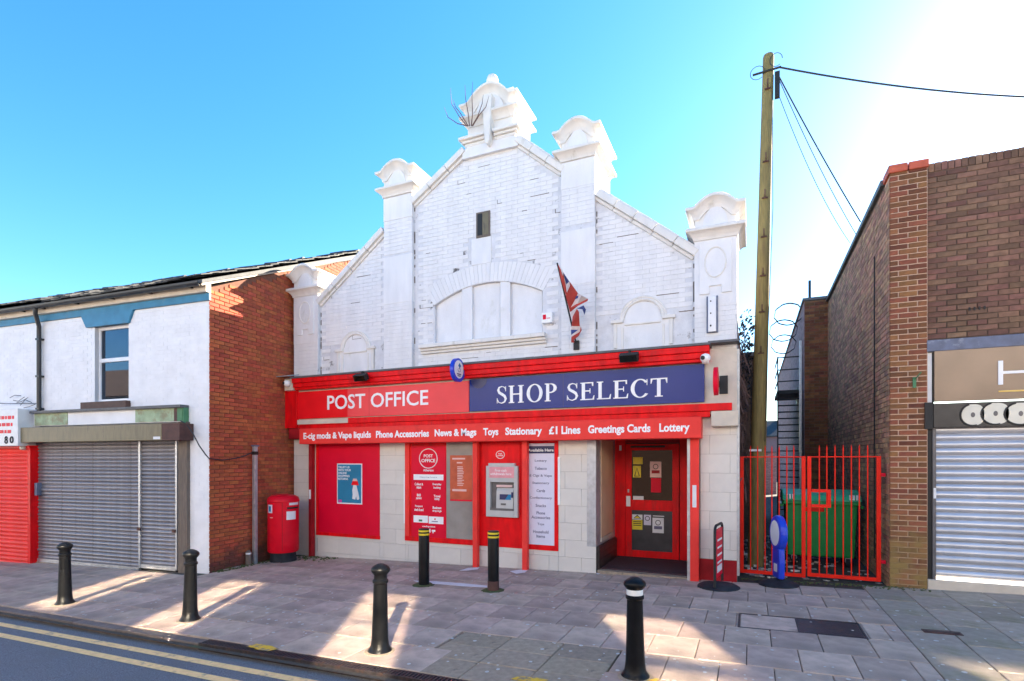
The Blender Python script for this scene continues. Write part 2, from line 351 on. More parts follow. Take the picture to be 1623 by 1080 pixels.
def slab_obj(x0, x1, y0, y1, mat, name='paving_slab', top=0., gap=.004):
    key = (mat, round(x1 - x0, 2), round(y1 - y0, 2))
    if key not in SLB:
        wx, wy = round(x1 - x0, 2) / 2 - gap, round(y1 - y0, 2) / 2 - gap; e = .006
        mb = MB(); mb.add([(-wx, -wy, -.04), (wx, -wy, -.04), (wx, wy, -.04), (-wx, wy, -.04), (-wx, -wy, -e), (wx, -wy, -e), (wx, wy, -e), (-wx, wy, -e),
                           (-wx + e, -wy + e, 0), (wx - e, -wy + e, 0), (wx - e, wy - e, 0), (-wx + e, wy - e, 0)],
                          [(8, 9, 10, 11)] + [(i, (i + 1) % 4, 4 + (i + 1) % 4, 4 + i) for i in range(4)] + [(4 + i, 4 + (i + 1) % 4, 8 + (i + 1) % 4, 8 + i) for i in range(4)])
        SLB[key] = mb.mesh('paving_slab', mat)
    o = bpy.data.objects.new(name, SLB[key]); col.objects.link(o); o.parent = pav
    xc = (x0 + x1) / 2
    o.matrix_basis = Matrix.Translation((xc, (y0 + y1) / 2, g(xc) + top + R.uniform(-.003, .003))) @ TILT @ Matrix.Rotation(R.uniform(-.003, .003), 4, 'X') @ Matrix.Rotation(R.uniform(-.003, .003), 4, 'Y')
    return o
ROWS = [4.22 + .61 * i for i in range(9)]
def lf(x):                             # front line of the left terrace
    return LO.y + math.tan(LA) * (x - LO.x)
COVER = (-.16, 1.14, 6.62, 7.28)
for r in range(8):
    y0, y1 = ROWS[r], ROWS[r + 1]; x = -16.6 + (.23 if r % 2 else 0)
    while x < 1.42:
        x1 = min(x + .46, 1.5); xm = (x + x1) / 2
        ok = not (xm < -9.3 and (y0 + y1) / 2 > lf(xm) - .1) and not (y0 > 8.7 and xm > -.3 and False)
        if ok and r == 4 and x1 > COVER[0] and x < COVER[1]:      # cut round the inspection cover
            if x < COVER[0] - .03: slab_obj(x, COVER[0], y0, y1, 'slab')
            if x1 > COVER[1] + .03: slab_obj(COVER[1], x1, y0, y1, 'slab')
        elif ok:
            tact = -3.0 < xm < -1.25 and r < 2
            yy1 = y1
            if not tact: slab_obj(x, x1, y0, yy1, 'slab')
        x = x1
for r in range(3):                                    # the patch of older blister slabs by the kerb
    for i in range(3):
        slab_obj(-3.0 + .6 * i, -2.4 + .6 * i, 4.22 + .407 * r, 4.627 + .407 * r, 'slab_old')
for c in range(5):                                    # bigger flags in front of the brick shop
    x0 = 1.5 + .47 * c; y = 4.22 - (.35 if c % 2 else 0)
    while y < 9.35:
        y1 = min(y + .72, 9.42)
        slab_obj(x0, x0 + .47, max(y, 4.22), y1, 'slab_green'); y = y1
mb = MB()                                             # flags past the edges of the view
for xa, xb in ((-30, -16.6), (3.85, 11)):
    x = xa
    while x < xb - .1:
        for r in range(8):
            y0 = ROWS[r]
            if not (x < -9 and y0 > lf(x) - .5): mb.slab_xy([(x + .004, y0 + .004), (min(x + .46, xb) - .004, y0 + .004), (min(x + .46, xb) - .004, y0 + .606), (x + .004, y0 + .606)], lambda q: g(q) - .04, .04 + R.uniform(-.002, .002))
        x += .46
mb.build('paving_slabs', 'slab', pav, kind='stuff')
# inspection covers
t = thing('inspection_cover', (.5, 6.95, g(.5)), 'double inspection cover with dark metal lid set in the pavement before the red gate', 'manhole cover')
x0, x1, y0, y1 = COVER
MB().slab_xy([(x0, y0), (x1, y0), (x1, y1), (x0, y1)], lambda x: g(x) - .04, .028).build('surround', 'slab', t)
MB().slab_xy([(x0 + .05, y0 + .06), (.47, y0 + .06), (.47, y1 - .06), (x0 + .05, y1 - .06)], lambda x: g(x) - .02, .018).build('infilled_lid', 'slab', t)
MB().slab_xy([(.49, y0 + .06), (x1 - .05, y0 + .06), (x1 - .05, y1 - .06), (.49, y1 - .06)], lambda x: g(x) - .02, .020).build('metal_lid', 'iron', t)
mb = MB()
for (a, b, c_, d) in ((x0 + .02, x1 - .02, y0 + .02, y0 + .045), (x0 + .02, x1 - .02, y1 - .045, y1 - .02), (x0 + .02, x0 + .04, y0 + .045, y1 - .045), (x1 - .04, x1 - .02, y0 + .045, y1 - .045), (.472, .488, y0 + .045, y1 - .045)):
    mb.slab_xy([(a, c_), (b, c_), (b, d), (a, d)], lambda x: g(x) - .012, .013)
mb.build('frame', 'iron', t)
rx, ry = G(1493, 1003)
t = thing('stop_tap_cover', (rx, ry, g(rx)), 'small rusty brown stop tap cover in the flags near the silver shutter', 'manhole cover')
MB().slab_xy([(rx - .17, ry - .06), (rx + .17, ry - .06), (rx + .17, ry + .06), (rx - .17, ry + .06)], lambda x: g(x) + .002, .006).build('lid', 'rust_brown', t)
MB().slab_xy([(rx - .15, ry - .012), (rx + .15, ry - .012), (rx + .15, ry + .012), (rx - .15, ry + .012)], lambda x: g(x) + .008, .004).build('lid_rib', 'iron', t)
# kerb
kerb = MB()
for x in range(-60, 40, 2): kerb.slab_xy([(x, 4.08), (x + 2, 4.08), (x + 2, 4.2), (x, 4.2)], lambda q: g(q) - .11, .075)
kerb = kerb.build('kerb', 'bedding'); kerb['kind'] = 'structure'
x = -17.
while x < 4.5:
    if not (-5.6 < x + .45 < .1):
        o = MB().box(-.447, .447, -.065, .065, -.1, 0).build('kerb_stone', 'kerb_stone', kerb, bevel=.01)
        o.matrix_basis = Matrix.Translation((x + .45, 4.13, g(x + .45) - .002 + R.uniform(-.003, .003))) @ TILT
    x += .9
gm = MB(); gm.box(-.247, .247, -.068, .068, -.09, -.012)
for i in range(13): gm.box(-.24 + .0385 * i, -.24 + .0385 * i + .02, -.05, .05, -.0125, 0)
gm.box(-.247, .247, -.068, -.05, -.013, .001); gm.box(-.247, .247, .05, .068, -.013, .001); gme = gm.mesh('drain_grate', 'iron')
x = -5.6
while x < .1:
    o = put('drain_grate', gme, kerb); o.matrix_basis = Matrix.Translation((x + .25, 4.13, g(x + .25) + .001)) @ TILT; x += .5
# double yellow lines
for nm, ya, yb in (('yellow_line', 3.76, 3.86), ('yellow_line', 3.50, 3.60)):
    mb = MB()
    for x in range(-60, 40, 2): mb.add([(x, ya, g(x) - .071), (x + 2, ya, g(x + 2) - .071), (x + 2, yb, g(x + 2) - .071), (x, yb, g(x) - .071)], [(0, 1, 2, 3)])
    o = mb.build(nm, 'line_paint', road)
for px, py, n in ((405, 1024, 3), (420, 1028, 2), (828, 1076, 3), (1030, 1078, 1)):
    x, y = G(px, py); mb = MB()
    for i in range(n):
        a = x + .07 * i; mb.slab_xy([(a - .09, y - .05 + R.uniform(-.02, .02)), (a + .05, y - .06), (a + .09, y + .04), (a - .04, y + .05)], lambda q: g(q) + .004 + i * .0015, .001)
    mb.build('paint_mark', 'mark_yellow', pav)
# white paint spills by the posts
for pts in ([(655, 921), (690, 922), (730, 925), (772, 929), (772, 932), (735, 930), (700, 927), (668, 925)], [(728, 905), (742, 901), (760, 900), (757, 903), (740, 905)], [(808, 906), (822, 904), (838, 903), (832, 908), (818, 910)], [(945, 909), (950, 908), (951, 910), (947, 911)]):
    MB().slab_xy([G(*p) for p in pts], lambda q: g(q) + .004, .002).build('paint_spill', 'spill_white', pav)
gum = MB(); rg = random.Random(3)
for i in range(620):
    x, y = rg.uniform(-9, 3.5), 4.3 + 4.6 * rg.random() ** 1.2; r = rg.uniform(.006, .024)
    gum.slab_xy([(x + r * math.cos(a) * rg.uniform(.7, 1.2), y + r * math.sin(a)) for a in [k * math.pi / 3 for k in range(6)]], lambda q: g(q) + .0035, .0015)
gum = gum.build('chewing_gum_spots', 'gum', pav); gum['kind'] = 'stuff'
# moss and crumbs at the wall foot
ms = MB()
for i in range(420):
    if i % 2: x = rg.uniform(-9.5, -8.0); y = 9.0 - abs(rg.gauss(0, .25)) if x > -9.2 else rg.uniform(7.2, 9)
    else:
        q = rg.random(); x = -9.35 + rg.uniform(0, .25) + .08 * 0; y = 7.0 + 2 * q
    r = rg.uniform(.006, .028)
    ms.lathe([(r, g(x) + .0), (r * .8, g(x) + r * .5), (r * .2, g(x) + r * .7)], x, y, 5)
for i in range(260):
    x = rg.uniform(-.15, 2.3); y = 9.42 - abs(rg.gauss(0, .08)); r = rg.uniform(.005, .02)
    ms.lathe([(r, g(x)), (r * .8, g(x) + r * .5), (r * .2, g(x) + r * .7)], x, y, 5)
ms = ms.build('moss_and_crumbs', 'moss'); ms['kind'] = 'stuff'; tag(ms, 'moss and dirt gathered along the foot of the walls', 'moss')

# ================================================================ POST OFFICE BUILDING
po = thing('post_office_building', (-4.8, 9.2, -.11), 'white painted brick gabled shop with red ground floor and scrolled parapet piers', 'building')
YT, YW, YP = 9.08, 9.16, 9.07
AR = []                                # blind arched window opening
def archz(x): return 4.96 + .30 * (1 - ((x + 4.59) / 1.14) ** 2)
ax0, ax1 = -5.73, -3.45
AR = [(ax0, 4.18), (ax1, 4.18)] + [(ax1 + (ax0 - ax1) * i / 16, archz(ax1 + (ax0 - ax1) * i / 16)) for i in range(17)]
GABLE = [(-9.36, 2.4), (-.20, 2.4), (-.20, 5.35), (-.83, 5.18), (-2.45, 6.46), (-2.45, 6.98), (-3.07, 6.98), (-4.0, 7.74), (-4.0, 8.0), (-5.0, 8.0), (-5.0, 7.78), (-6.17, 7.06), (-6.22, 7.1), (-6.9, 7.1), (-6.9, 6.60), (-8.62, 5.33), (-8.66, 5.5), (-9.36, 5.5)]
def poly_in(x, z, poly):
    c = False; n = len(poly)
    for i in range(n):
        (x1, z1), (x2, z2) = poly[i], poly[(i + 1) % n]
        if (z1 > z) != (z2 > z) and x < (x2 - x1) * (z - z1) / (z2 - z1) + x1: c = not c
    return c
tri = tessellate_polygon([[Vector((x, z, 0)) for x, z in GABLE], [Vector((x, z, 0)) for x, z in AR]])
allp = GABLE + AR; mb = MB(); n = len(allp)
fs = []
for t_ in tri:
    a, b, c_ = [allp[i] for i in t_]
    ar = (b[0] - a[0]) * (c_[1] - a[1]) - (c_[0] - a[0]) * (b[1] - a[1])
    fs.append(tuple(t_) if ar > 0 else tuple(t_[::-1]))
mb.add([(x, YW, z) for x, z in allp] + [(x, YW + .34, z) for x, z in allp], fs + [tuple(i + n for i in f[::-1]) for f in fs])
for lo, hi in ((0, len(GABLE)), (len(GABLE), n)):
    for i in range(lo, hi):
        j = i + 1 if i + 1 < hi else lo; mb.f.append((j, i, n + i, n + j)); mb.mi.append(0)
gw = mb.build('gable_wall', 'white_joint', po)
ZONES = [(-9.36, -8.66), (-6.9, -6.21), (-3.07, -2.46), (-.83, -.2)]      # pilasters
ZT = [5.6, 7.35, 7.2, 5.45]
SIDE = [(-8.3, -7.08), (-2.22, -1.1)]
def in_gable(a, b, c0, c1):
    for x in (a, b):
        for z in (c0, c1):
            if not poly_in(x, z, GABLE): return False
            if ax0 - .03 < x < ax1 + .03 and 4.02 < z < archz(max(ax0, min(ax1, x))) + .36: return False
    m_ = (a + b) / 2
    if any(p - .0 < b and a < q + .0 for p, q in ZONES): return False
    if any(p - .02 < b and a < q + .02 and c0 < 4.35 for p, q in SIDE): return False
    if -4.92 < b and a < -4.45 and 5.3 < c0 < 6.15: return False
    if c0 > 7.7: return False
    return True
brick_stuff('painted_bricks', 'white_brick', gw, courses(-9.3, -.2, 3.62, 7.75, inside=in_gable, j=.006, jv=.003), YW, .007, jit=.002)
oj = MB(); rq = random.Random(21)
for i in range(105):
    x = rq.uniform(-9.2, -.4); z = 3.62 + .077 * round(rq.uniform(0, 53)); L_ = rq.choice((.06, .1, .16, .24, .36))
    if in_gable(x, x + L_, z - .01, z + .01): oj.box(x, x + L_, YW - .0105, YW, z - rq.uniform(.003, .006), z + rq.uniform(.003, .007))
    if i % 3 == 0 and in_gable(x - .01, x + .01, z, z + .077): oj.box(x, x + .009, YW - .0104, YW, z + .008, z + .072)
for xe, za, zb in ((-6.195, 3.7, 7.0), (-3.085, 3.7, 6.8), (-2.445, 3.7, 6.3), (-8.64, 3.7, 5.2), (-.845, 3.7, 5.0)):
    for i in range(9):
        z = rq.uniform(za, zb); oj.box(xe - .008, xe + .008, YW - .011, YW, z, z + rq.uniform(.03, .14))
oj = oj.build('open_joints', 'old_wood', gw); oj['kind'] = 'stuff'
# pilasters with their own bricks, caps and copings
def cap(p, xc, wd, zt, dep, yf, rise=.17, scale=1.):
    h = wd / 2; s_ = scale
    def loft(prof, crv):
        mb = MB(); nx = 21
        for pr, zo in prof:
            hw = h + pr; xs = [xc - hw + 2 * hw * i / (nx - 1) for i in range(nx)]
            for y_ in (yf - pr, yf + dep + pr): mb.v += [(x, y_, zo + crv(x, hw)) for x in xs]
        m_ = 2 * nx
        for k in range(len(prof) - 1):
            o, p_ = k * m_, (k + 1) * m_
            for i in range(nx - 1): mb.f += [(o + i, o + i + 1, p_ + i + 1, p_ + i), (o + nx + i + 1, o + nx + i, p_ + nx + i, p_ + nx + i + 1)]
            mb.f += [(o + nx - 1, o + m_ - 1, p_ + m_ - 1, p_ + nx - 1), (o + nx, o, p_, p_ + nx)]
        e_ = (len(prof) - 1) * m_
        for i in range(nx - 1): mb.f += [(e_ + i, e_ + i + 1, e_ + nx + i + 1, e_ + nx + i), (i + 1, i, nx + i, nx + i + 1)]
        mb.mi = [0] * len(mb.f); return mb
    CAV = [(.012, 0), (.018, .012), (.018, .035), (.03, .05), (.045, .075), (.07, .10), (.10, .118), (.118, .124), (.125, .128), (.125, .165), (.105, .182)]
    loft([(pr, zt - .70 * s_ + zo * s_) for pr, zo in CAV], lambda x, hw: 0).build('lower_cornice', 'white_stone', p, smooth=True)
    MB().box(xc - h + .01, xc + h - .01, yf + .01, yf + dep - .01, zt - .51 * s_, zt - .16 * s_).build('cap_block', 'white_stone', p)
    # raised roundel on the face of the block
    MB().prism([(xc + h * .58 * math.cos(a), zt - .49 * s_ + .30 * s_ * math.sin(a)) for a in [math.pi * i / 14 for i in range(15)]], yf - .012, yf + .02).build('roundel', 'white_plaster', p)
    def crv(x, hw):
        u = abs(x - xc) / hw
        return 0 if u > .72 else rise * (1 - (u / .72) ** 2)
    loft([(pr, zt - rise - .20 * s_ + zo * 1.05 * s_) for pr, zo in CAV], crv).build('upper_cornice', 'white_stone', p, smooth=True)
ZB = 3.60
for i, ((a, b), zt, dep) in enumerate(zip(ZONES, (6.22, 7.96, 7.84, 6.08), (.95, 1.0, 1.0, .8))):
    p = MB().box(a, b, YP + .012, YW + dep, ZB, zt - .5).build('pilaster', 'white_joint', po)
    brick_stuff('painted_bricks', 'white_brick', p, courses(a + .005, b - .005, ZB + .02, zt - .72, j=.006, jv=.003, bl=.30, inside=(lambda q, w_, c0, c1, i=i, zt=zt: not (i in (0, 3) and zt - 1.75 < c0 < zt - .68) and not (i in (1, 2) and zt - 2.9 < c0 < zt - 1.9) and not (i in (1, 2) and zt - 1.2 < c0))), YP + .012, .007, jit=.002)
    if i in (1, 2):
        B('stone_block', 'white_brick', p, a - .002, b + .002, YP, YP + .1, zt - 2.88, zt - 1.92, .004)
        B('stone_block', 'white_brick', p, a - .002, b + .002, YP, YP + .1, zt - 1.18, zt - .72, .004)
    cap(p, (a + b) / 2, b - a, zt, dep, YP - .005)
    if i in (0, 3):                    # oval cartouche panel
        xc = (a + b) / 2; z1 = zt - .74
        MB().prism([(xc - .24, z1), (xc + .24, z1), (xc + .24, z1 - .82), (xc + .09, z1 - .82), (xc + .09, z1 - .70), (xc - .09, z1 - .70), (xc - .09, z1 - .82), (xc - .24, z1 - .82)], YP - .02, YP + .1).build('raised_panel', 'white_plaster', p, bevel=.006)
        MB().box(a + .002, b - .002, YP + .003, YP + .09, zt - 1.74, zt - .70).build('backing_panel', 'white_plaster', p)
        MB().tube([(xc + .155 * math.cos(q), YP - .02, z1 - .33 + .235 * math.sin(q)) for q in [2 * math.pi * j / 28 for j in range(29)]], .014, 6, False).build('oval_moulding', 'white_stone', p, smooth=True)
# raking copings, stone by stone
def rake(pa, pb, n, th=.15, back=.5, fr=.10):
    (xa, za), (xb, zb) = pa, pb
    L_ = math.hypot(xb - xa, zb - za); ux, uz = (xb - xa) / L_, (zb - za) / L_; nx, nz = -uz, ux
    if nz < 0: nx, nz = -nx, -nz
    for i in range(n):
        s0, s1 = L_ * i / n + .004, L_ * (i + 1) / n - .004
        mb = MB()
        for (o0, o1, pr) in ((-.055, .0, fr * .45), (0, th * .75, fr), (th * .75, th, fr * .6)):
            mb.prism([(xa + ux * s0 + nx * o0, za + uz * s0 + nz * o0), (xa + ux * s1 + nx * o0, za + uz * s1 + nz * o0), (xa + ux * s1 + nx * o1, za + uz * s1 + nz * o1), (xa + ux * s0 + nx * o1, za + uz * s0 + nz * o1)], YW - pr, YW + back)
        mb.build('coping_stone', 'white_stone', po, bevel=.012)
rake((-8.66, 5.30), (-6.9, 6.60), 4); rake((-6.21, 7.02), (-5.0, 7.80), 3); rake((-3.98, 7.76), (-3.07, 6.98), 3); rake((-2.46, 6.46), (-.83, 5.16), 5)
# apex
ap = MB().box(-4.95, -4.0, YP + .03, YW + .75, 7.72, 8.50).build('apex_block', 'white_stone', po)
lc = MB()
for pr, z0, z1 in ((.03, 7.86, 7.92), (.07, 7.92, 7.97), (.12, 7.97, 8.03)):
    lc.box(-4.98 - pr, -4.55, YP + .03 - pr, YW + .05, z0, z1); lc.box(-4.38, -3.98 + pr, YP + .03 - pr, YW + .05, z0, z1)
lc.build('lower_ledge', 'white_stone', ap, bevel=.012)
MB().prism([(-5.06, 7.66), (-3.9, 7.66), (-3.9, 7.80), (-4.02, 7.87), (-4.95, 7.87), (-5.06, 7.80)], YP + .01, YW + .06).build('apex_foot', 'white_plaster', ap)
cap(ap, -4.475, .95, 8.93, .72, YP + .02, rise=.27)
MB().prism([(-4.57, 8.66), (-4.37, 8.66), (-4.40, 8.1), (-4.42, 7.80), (-4.47, 7.74), (-4.52, 7.80), (-4.54, 8.1)], YP - .13, YP + .05).build('console_bracket', 'white_stone', ap, bevel=.015)
MB().lathe([(.10, 8.90), (.085, 8.96), (.07, 8.98), (.105, 9.02), (.115, 9.08), (.09, 9.14), (.03, 9.19)], -4.475, YP + .12, 14).build('finial', 'white_stone', ap, smooth=True)
# blind arched window: panels, mullions, voussoirs, sill
aw = MB().box(ax0 - .0, ax1 + .0, YW + .075, YW + .2, 4.15, 5.3).build('arched_window', 'white_plaster', po)
def bar(xa, xb, y0, y1, nm, mat, par):
    xs = [xa + (xb - xa) * i / 6 for i in range(7)]
    MB().prism([(xa, 4.18), (xb, 4.18)] + [(x, archz(x) - .003) for x in reversed(xs)], y0, y1).build(nm, mat, par, bevel=.005)
for a, b in ((-5.12, -4.90), (-4.30, -4.10)): bar(a, b, YW + .004, YW + .08, 'mullion', 'white_plaster', aw)
for a, b in ((-5.70, -5.15), (-4.87, -4.33), (-4.07, -3.48)): bar(a, b, YW + .062, YW + .08, 'blind_panel', 'white_plaster', aw)
nv = 30
for i in range(nv):
    x0 = ax0 - .02 + (ax1 - ax0 + .04) * i / nv; x1 = ax0 - .02 + (ax1 - ax0 + .04) * (i + 1) / nv
    cxv = -4.59
    def outp(x): 
        f = (x - cxv) * .15; return (x + f * 1.25, archz(max(ax0, min(ax1, x))) + .36)
    g_ = .0022
    MB().prism([(x0 + g_, archz(max(ax0, x0)) + .004), (x1 - g_, archz(min(ax1, x1)) + .004), (outp(x1)[0] - g_, outp(x1)[1]), (outp(x0)[0] + g_, outp(x0)[1])], YW - .008 - R.uniform(0, .002), YW + .02).build('voussoir', 'white_brick', aw)
sl_ = MB()
for pr, z0, z1 in ((.06, 4.00, 4.05), (.10, 4.05, 4.10), (.15, 4.10, 4.175)): sl_.box(-6.02 + .0 * pr, -3.36, YW - pr, YW + .05, z0, z1)
sl_.build('window_sill', 'white_stone', aw, bevel=.012)
B('plaster_strip', 'white_plaster', po, -4.90, -4.48, YW - .016, YW + .02, 5.62, 6.12, .004)
# small blind niches with arched hoods
for k, (a, b) in enumerate(SIDE):
    xc = (a + b) / 2; ni = MB().box(a + .12, b - .12, YW - .012, YW + .03, 3.66, 4.30).build('blind_niche', 'white_plaster', po)
    ri = .30; z0 = 4.26
    MB().prism([(xc + ri * math.cos(q), z0 + ri * math.sin(q) * .95) for q in [math.pi * i / 16 for i in range(17)]], YW - .010, YW + .03).build('hood_panel', 'white_plaster', ni)
    for rr, pr in ((ri + .03, .045), (ri + .075, .03)):
        MB().tube([(xc + rr * math.cos(q), YW - .015, z0 + rr * math.sin(q) * .97) for q in [math.pi * i / 20 for i in range(21)]], .026, 6).build('hood_moulding', 'white_stone', ni, smooth=True)
    mo = MB()
    for sgn in (-1, 1):
        u0, u1 = sorted((xc + sgn * (ri + .02), xc + sgn * (ri + .23))); mo.box(u0, u1, YW - .06, YW + .02, z0 - .04, z0 + .015)
        u0, u1 = sorted((xc + sgn * (ri + .13), xc + sgn * (ri + .19))); mo.box(u0, u1, YW - .032, YW + .02, 3.80, z0 - .04)
        u0, u1 = sorted((xc + sgn * (ri + .02), xc + sgn * (ri + .06))); mo.box(u0, u1, YW - .03, YW + .02, 3.66, z0 - .12)
    mo.box(xc - ri, xc + ri, YW - .035, YW + .02, z0 - .09, z0 - .06)
    mo.build('niche_moulding', 'white_stone', ni, bevel=.006)
vt = MB().box(-4.79, -4.50, YW - .03, YW + .04, 6.12, 6.60).build('vent_frame', 'old_wood', po)
B('vent_opening', 'black', vt, -4.76, -4.66, YW - .035, YW + .02, 6.16, 6.57); B('vent_board', 'olive_metal', vt, -4.65, -4.53, YW - .034, YW + .02, 6.16, 6.57)
# roof and flank behind the gable
rf = MB(); rf.prism([(-9.3, 4.4), (-.25, 4.4), (-.25, 4.6), (-4.75, 6.6), (-9.3, 4.75)], YW + .36, 22); rf.build('roof', 'slate', po)
fl = MB().box(-.55, -.22, YW + .3, 14, -.1, 4.25).build('flank_wall', 'dark_joint', po)
def alleyfn(X): return lambda p: (X - p[1], p[0], p[2])
brick_stuff('bricks', 'dark_brick', fl, courses(9.5, 14, .0, 4.25), 0, fn=alleyfn(-.22))
# ---- ground floor ------------------------------------------------
XL, XR = -9.36, -.20
core = MB()
ZF = 3.60
RX0, RX1 = -2.44, -.93                 # entrance recess
core.box(XL, -2.46, YT + .02, YT + .3, -.4, ZF); core.box(RX1 + .1, XR, YT + .02, YT + .3, -.4, ZF); core.box(-2.46, RX1 + .1, YT + .02, YT + .3, 2.35, ZF)
core = core.build('shopfront_wall', 'grout', po)
TL = {}
def tiles(x0, x1, z0, z1, y=YT + .02, off=0.):
    th_, tw = .30, .60; k0 = int(math.floor((z0 + .41) / th_))
    z = -.41 + k0 * th_; k = k0
    while z < z1:
        u = math.floor((x0 - 5) / tw) * tw + (tw / 2 if k % 2 else 0) + off
        while u < x1:
            a, b, c0, c1 = max(u, x0) + .002, min(u + tw, x1) - .002, max(z, z0) + .002, min(z + th_, z1) - .002
            if b - a > .02 and c1 - c0 > .02:
                key = (round(b - a, 3), round(c1 - c0, 3))
                if key not in TL: TL[key] = MB().box(-key[0] / 2, key[0] / 2, -.018, .0, -key[1] / 2, key[1] / 2).mesh('wall_tile', 'tile')
                o = put('wall_tile', TL[key], core, loc=((a + b) / 2, y + R.uniform(-.0015, .0005), (c0 + c1) / 2))
            u += tw
        z += th_; k += 1
xw = lambda px: P(px, 729, YT)[0]
W1 = (xw(503), xw(602)); W2a, W2b = xw(643), xw(885)
ZW0, ZW1 = .30, 2.32
tiles(XL, xw(490), -.3, 2.35); tiles(xw(497), W1[0], -.3, 2.35); tiles(W1[0], W1[1], -.3, ZW0); tiles(W1[1], W2a, -.3, 2.35)
tiles(W2a, W2b, -.2, .28); tiles(W2b, RX0, -.2, 2.35); tiles(xw(1110), XR, .33, 2.6)
B('painted_plinth', 'dull_red', core, xw(1108), XR - .002, YT - .012, YT + .02, -.05, .325)
B('corner_bead', 'galv', core, XR - .004, XR + .035, YT - .004, YT + .3, .1, 3.62)
# left blank window
w1 = MB().box(W1[0], W1[1], YT - .01, YT + .03, ZW0, ZW1).build('blank_window', 'crimson', po)
fr = MB(); fr.box(W1[0] - .02, W1[1] + .01, YT - .022, YT + .02, ZW0 - .04, ZW0 + .03); fr.box(W1[0] - .02, W1[0] + .05, YT - .021, YT + .02, ZW0 + .03, ZW1)
fr.build('window_frame', 'red_paint', w1); B('shutter_guide', 'cream_paint', w1, W1[0] - .06, W1[0] - .025, YT - .03, YT + .02, ZW0, ZW1)
# second window with service board and frosted pane
w2 = MB().box(W2a, xw(752), YT - .004, YT + .03, .28, ZW1).build('shop_window', 'red_paint', po)
zz = lambda px, py, y=YT: P(px, py, y)[1]
B('frosted_pane', 'glass_grey', w2, xw(708), xw(750), YT - .012, YT + .01, .38, ZW1 - .02)
B('window_frame', 'red_paint', w2, W2a - .0, xw(752), YT - .03, YT - .005, .28, .372)
B('frame_post', 'box_red', w2, W2a, W2a + .10, YT - .028, YT - .005, .372, ZW1)
B('bare_strip', 'letter_white', w2, W2a - .035, W2a - .004, YT - .02, YT + .02, .62, 1.62)
# ATM bay and list bay panels
ab = MB().box(xw(759), xw(829), YT - .012, YT + .03, .28, ZW1).build('cash_machine_panel', 'red_paint', po, bevel=.006)
B('upper_moulding', 'red_paint', ab, xw(764), xw(825), YT - .03, YT - .012, .86, 2.24, .012)
B('list_bay_frame', 'red_paint', po, xw(836), W2b, YT - .012, YT + .03, .28, ZW1)
B('peeled_edge', 'letter_white', po, W2b - .005, W2b + .035, YT - .016, YT + .02, 1.1, 1.95)
# red posts down to the pavement
for px, wd in ((493.5, .085), (754, .095), (832.5, .095), (1101, .13)):
    x = P(px, 800, YT - .1)[0]; q = MB().box(x - wd / 2, x + wd / 2, YT - .14, YT - .035, g(x) - .02, 2.5).build('shutter_post', 'box_red' if px > 500 else 'dull_red', po, bevel=.006)
    if px > 1000:
        B('guide_rail', 'galv', q, x - wd / 2 - .045, x - wd / 2 - .002, YT - .13, YT - .04, g(x), 2.3); B('lock_plate', 'notice_white', q, x - .03, x + .03, YT - .148, YT - .138, 1.15, 1.5)
    if px < 500: B('lock_plate', 'notice_white', q, x - .025, x + .025, YT - .146, YT - .138, 1.05, 1.25)
# entrance recess
DY = 10.5
B('recess_ceiling', 'red_paint', po, RX0, RX1 + .1, YT + .3, DY + .1, 2.36, 2.5)
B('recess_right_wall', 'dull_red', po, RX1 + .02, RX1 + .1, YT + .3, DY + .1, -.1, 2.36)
lw = MB().box(-2.60, RX0, YT + .0, DY + .1, .40, 2.36).build('recess_window_wall', 'galv', po)
B('display_panel', 'beige_panel', lw, RX0 - .02, RX0 + .012, YT + .32, DY - .22, .52, 2.25); B('display_lower_panel', 'cream_paint', lw, RX0 - .02, RX0 + .014, YT + .32, DY - .22, .44, .515)
st = MB().box(-2.60, RX0 + .035, YT + .06, DY - .05, -.15, .40).build('stall_riser', 'stall_riser', po)
for i in range(4):
    for j in range(10): B('riser_tile', 'stall_riser', st, RX0 + .036, RX0 + .042 + R.uniform(0, .003), YT + .075 + .132 * j, YT + .075 + .132 * j + .127, -.05 + .108 * i, -.05 + .108 * i + .103)
stp = MB().box(RX0 + .03, RX1 + .03, YT - .02, DY + .02, -.2, .005).build('entrance_step', 'slab_old', po)
B('door_mat', 'mat_brown', stp, RX0 + .06, RX1 - .02, YT + .12, DY - .02, .005, .03)
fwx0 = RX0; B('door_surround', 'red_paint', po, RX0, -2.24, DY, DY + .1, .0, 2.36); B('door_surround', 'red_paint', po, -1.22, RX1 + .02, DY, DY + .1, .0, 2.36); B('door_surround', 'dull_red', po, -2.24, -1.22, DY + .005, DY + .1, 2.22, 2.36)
dr = MB()
DX0, DX1, DZ0, DZ1 = -2.23, -1.23, .03, 2.2
dr.box(DX0, DX0 + .12, DY - .03, DY + .03, DZ0, DZ1); dr.box(DX1 - .12, DX1, DY - .03, DY + .03, DZ0, DZ1)
dr.box(DX0 + .12, DX1 - .12, DY - .03, DY + .03, DZ0, .16); dr.box(DX0 + .12, DX1 - .12, DY - .03, DY + .03, .93, 1.13); dr.box(DX0 + .12, DX1 - .12, DY - .03, DY + .03, 2.08, DZ1)
dr = dr.build('shop_door', 'red_paint', po, bevel=.004)
B('upper_glass', 'glass_dark', dr, DX0 + .12, DX1 - .12, DY - .005, DY + .01, 1.13, 2.08); B('lower_panel', 'door_panel', dr, DX0 + .12, DX1 - .12, DY - .008, DY + .01, .16, .93)
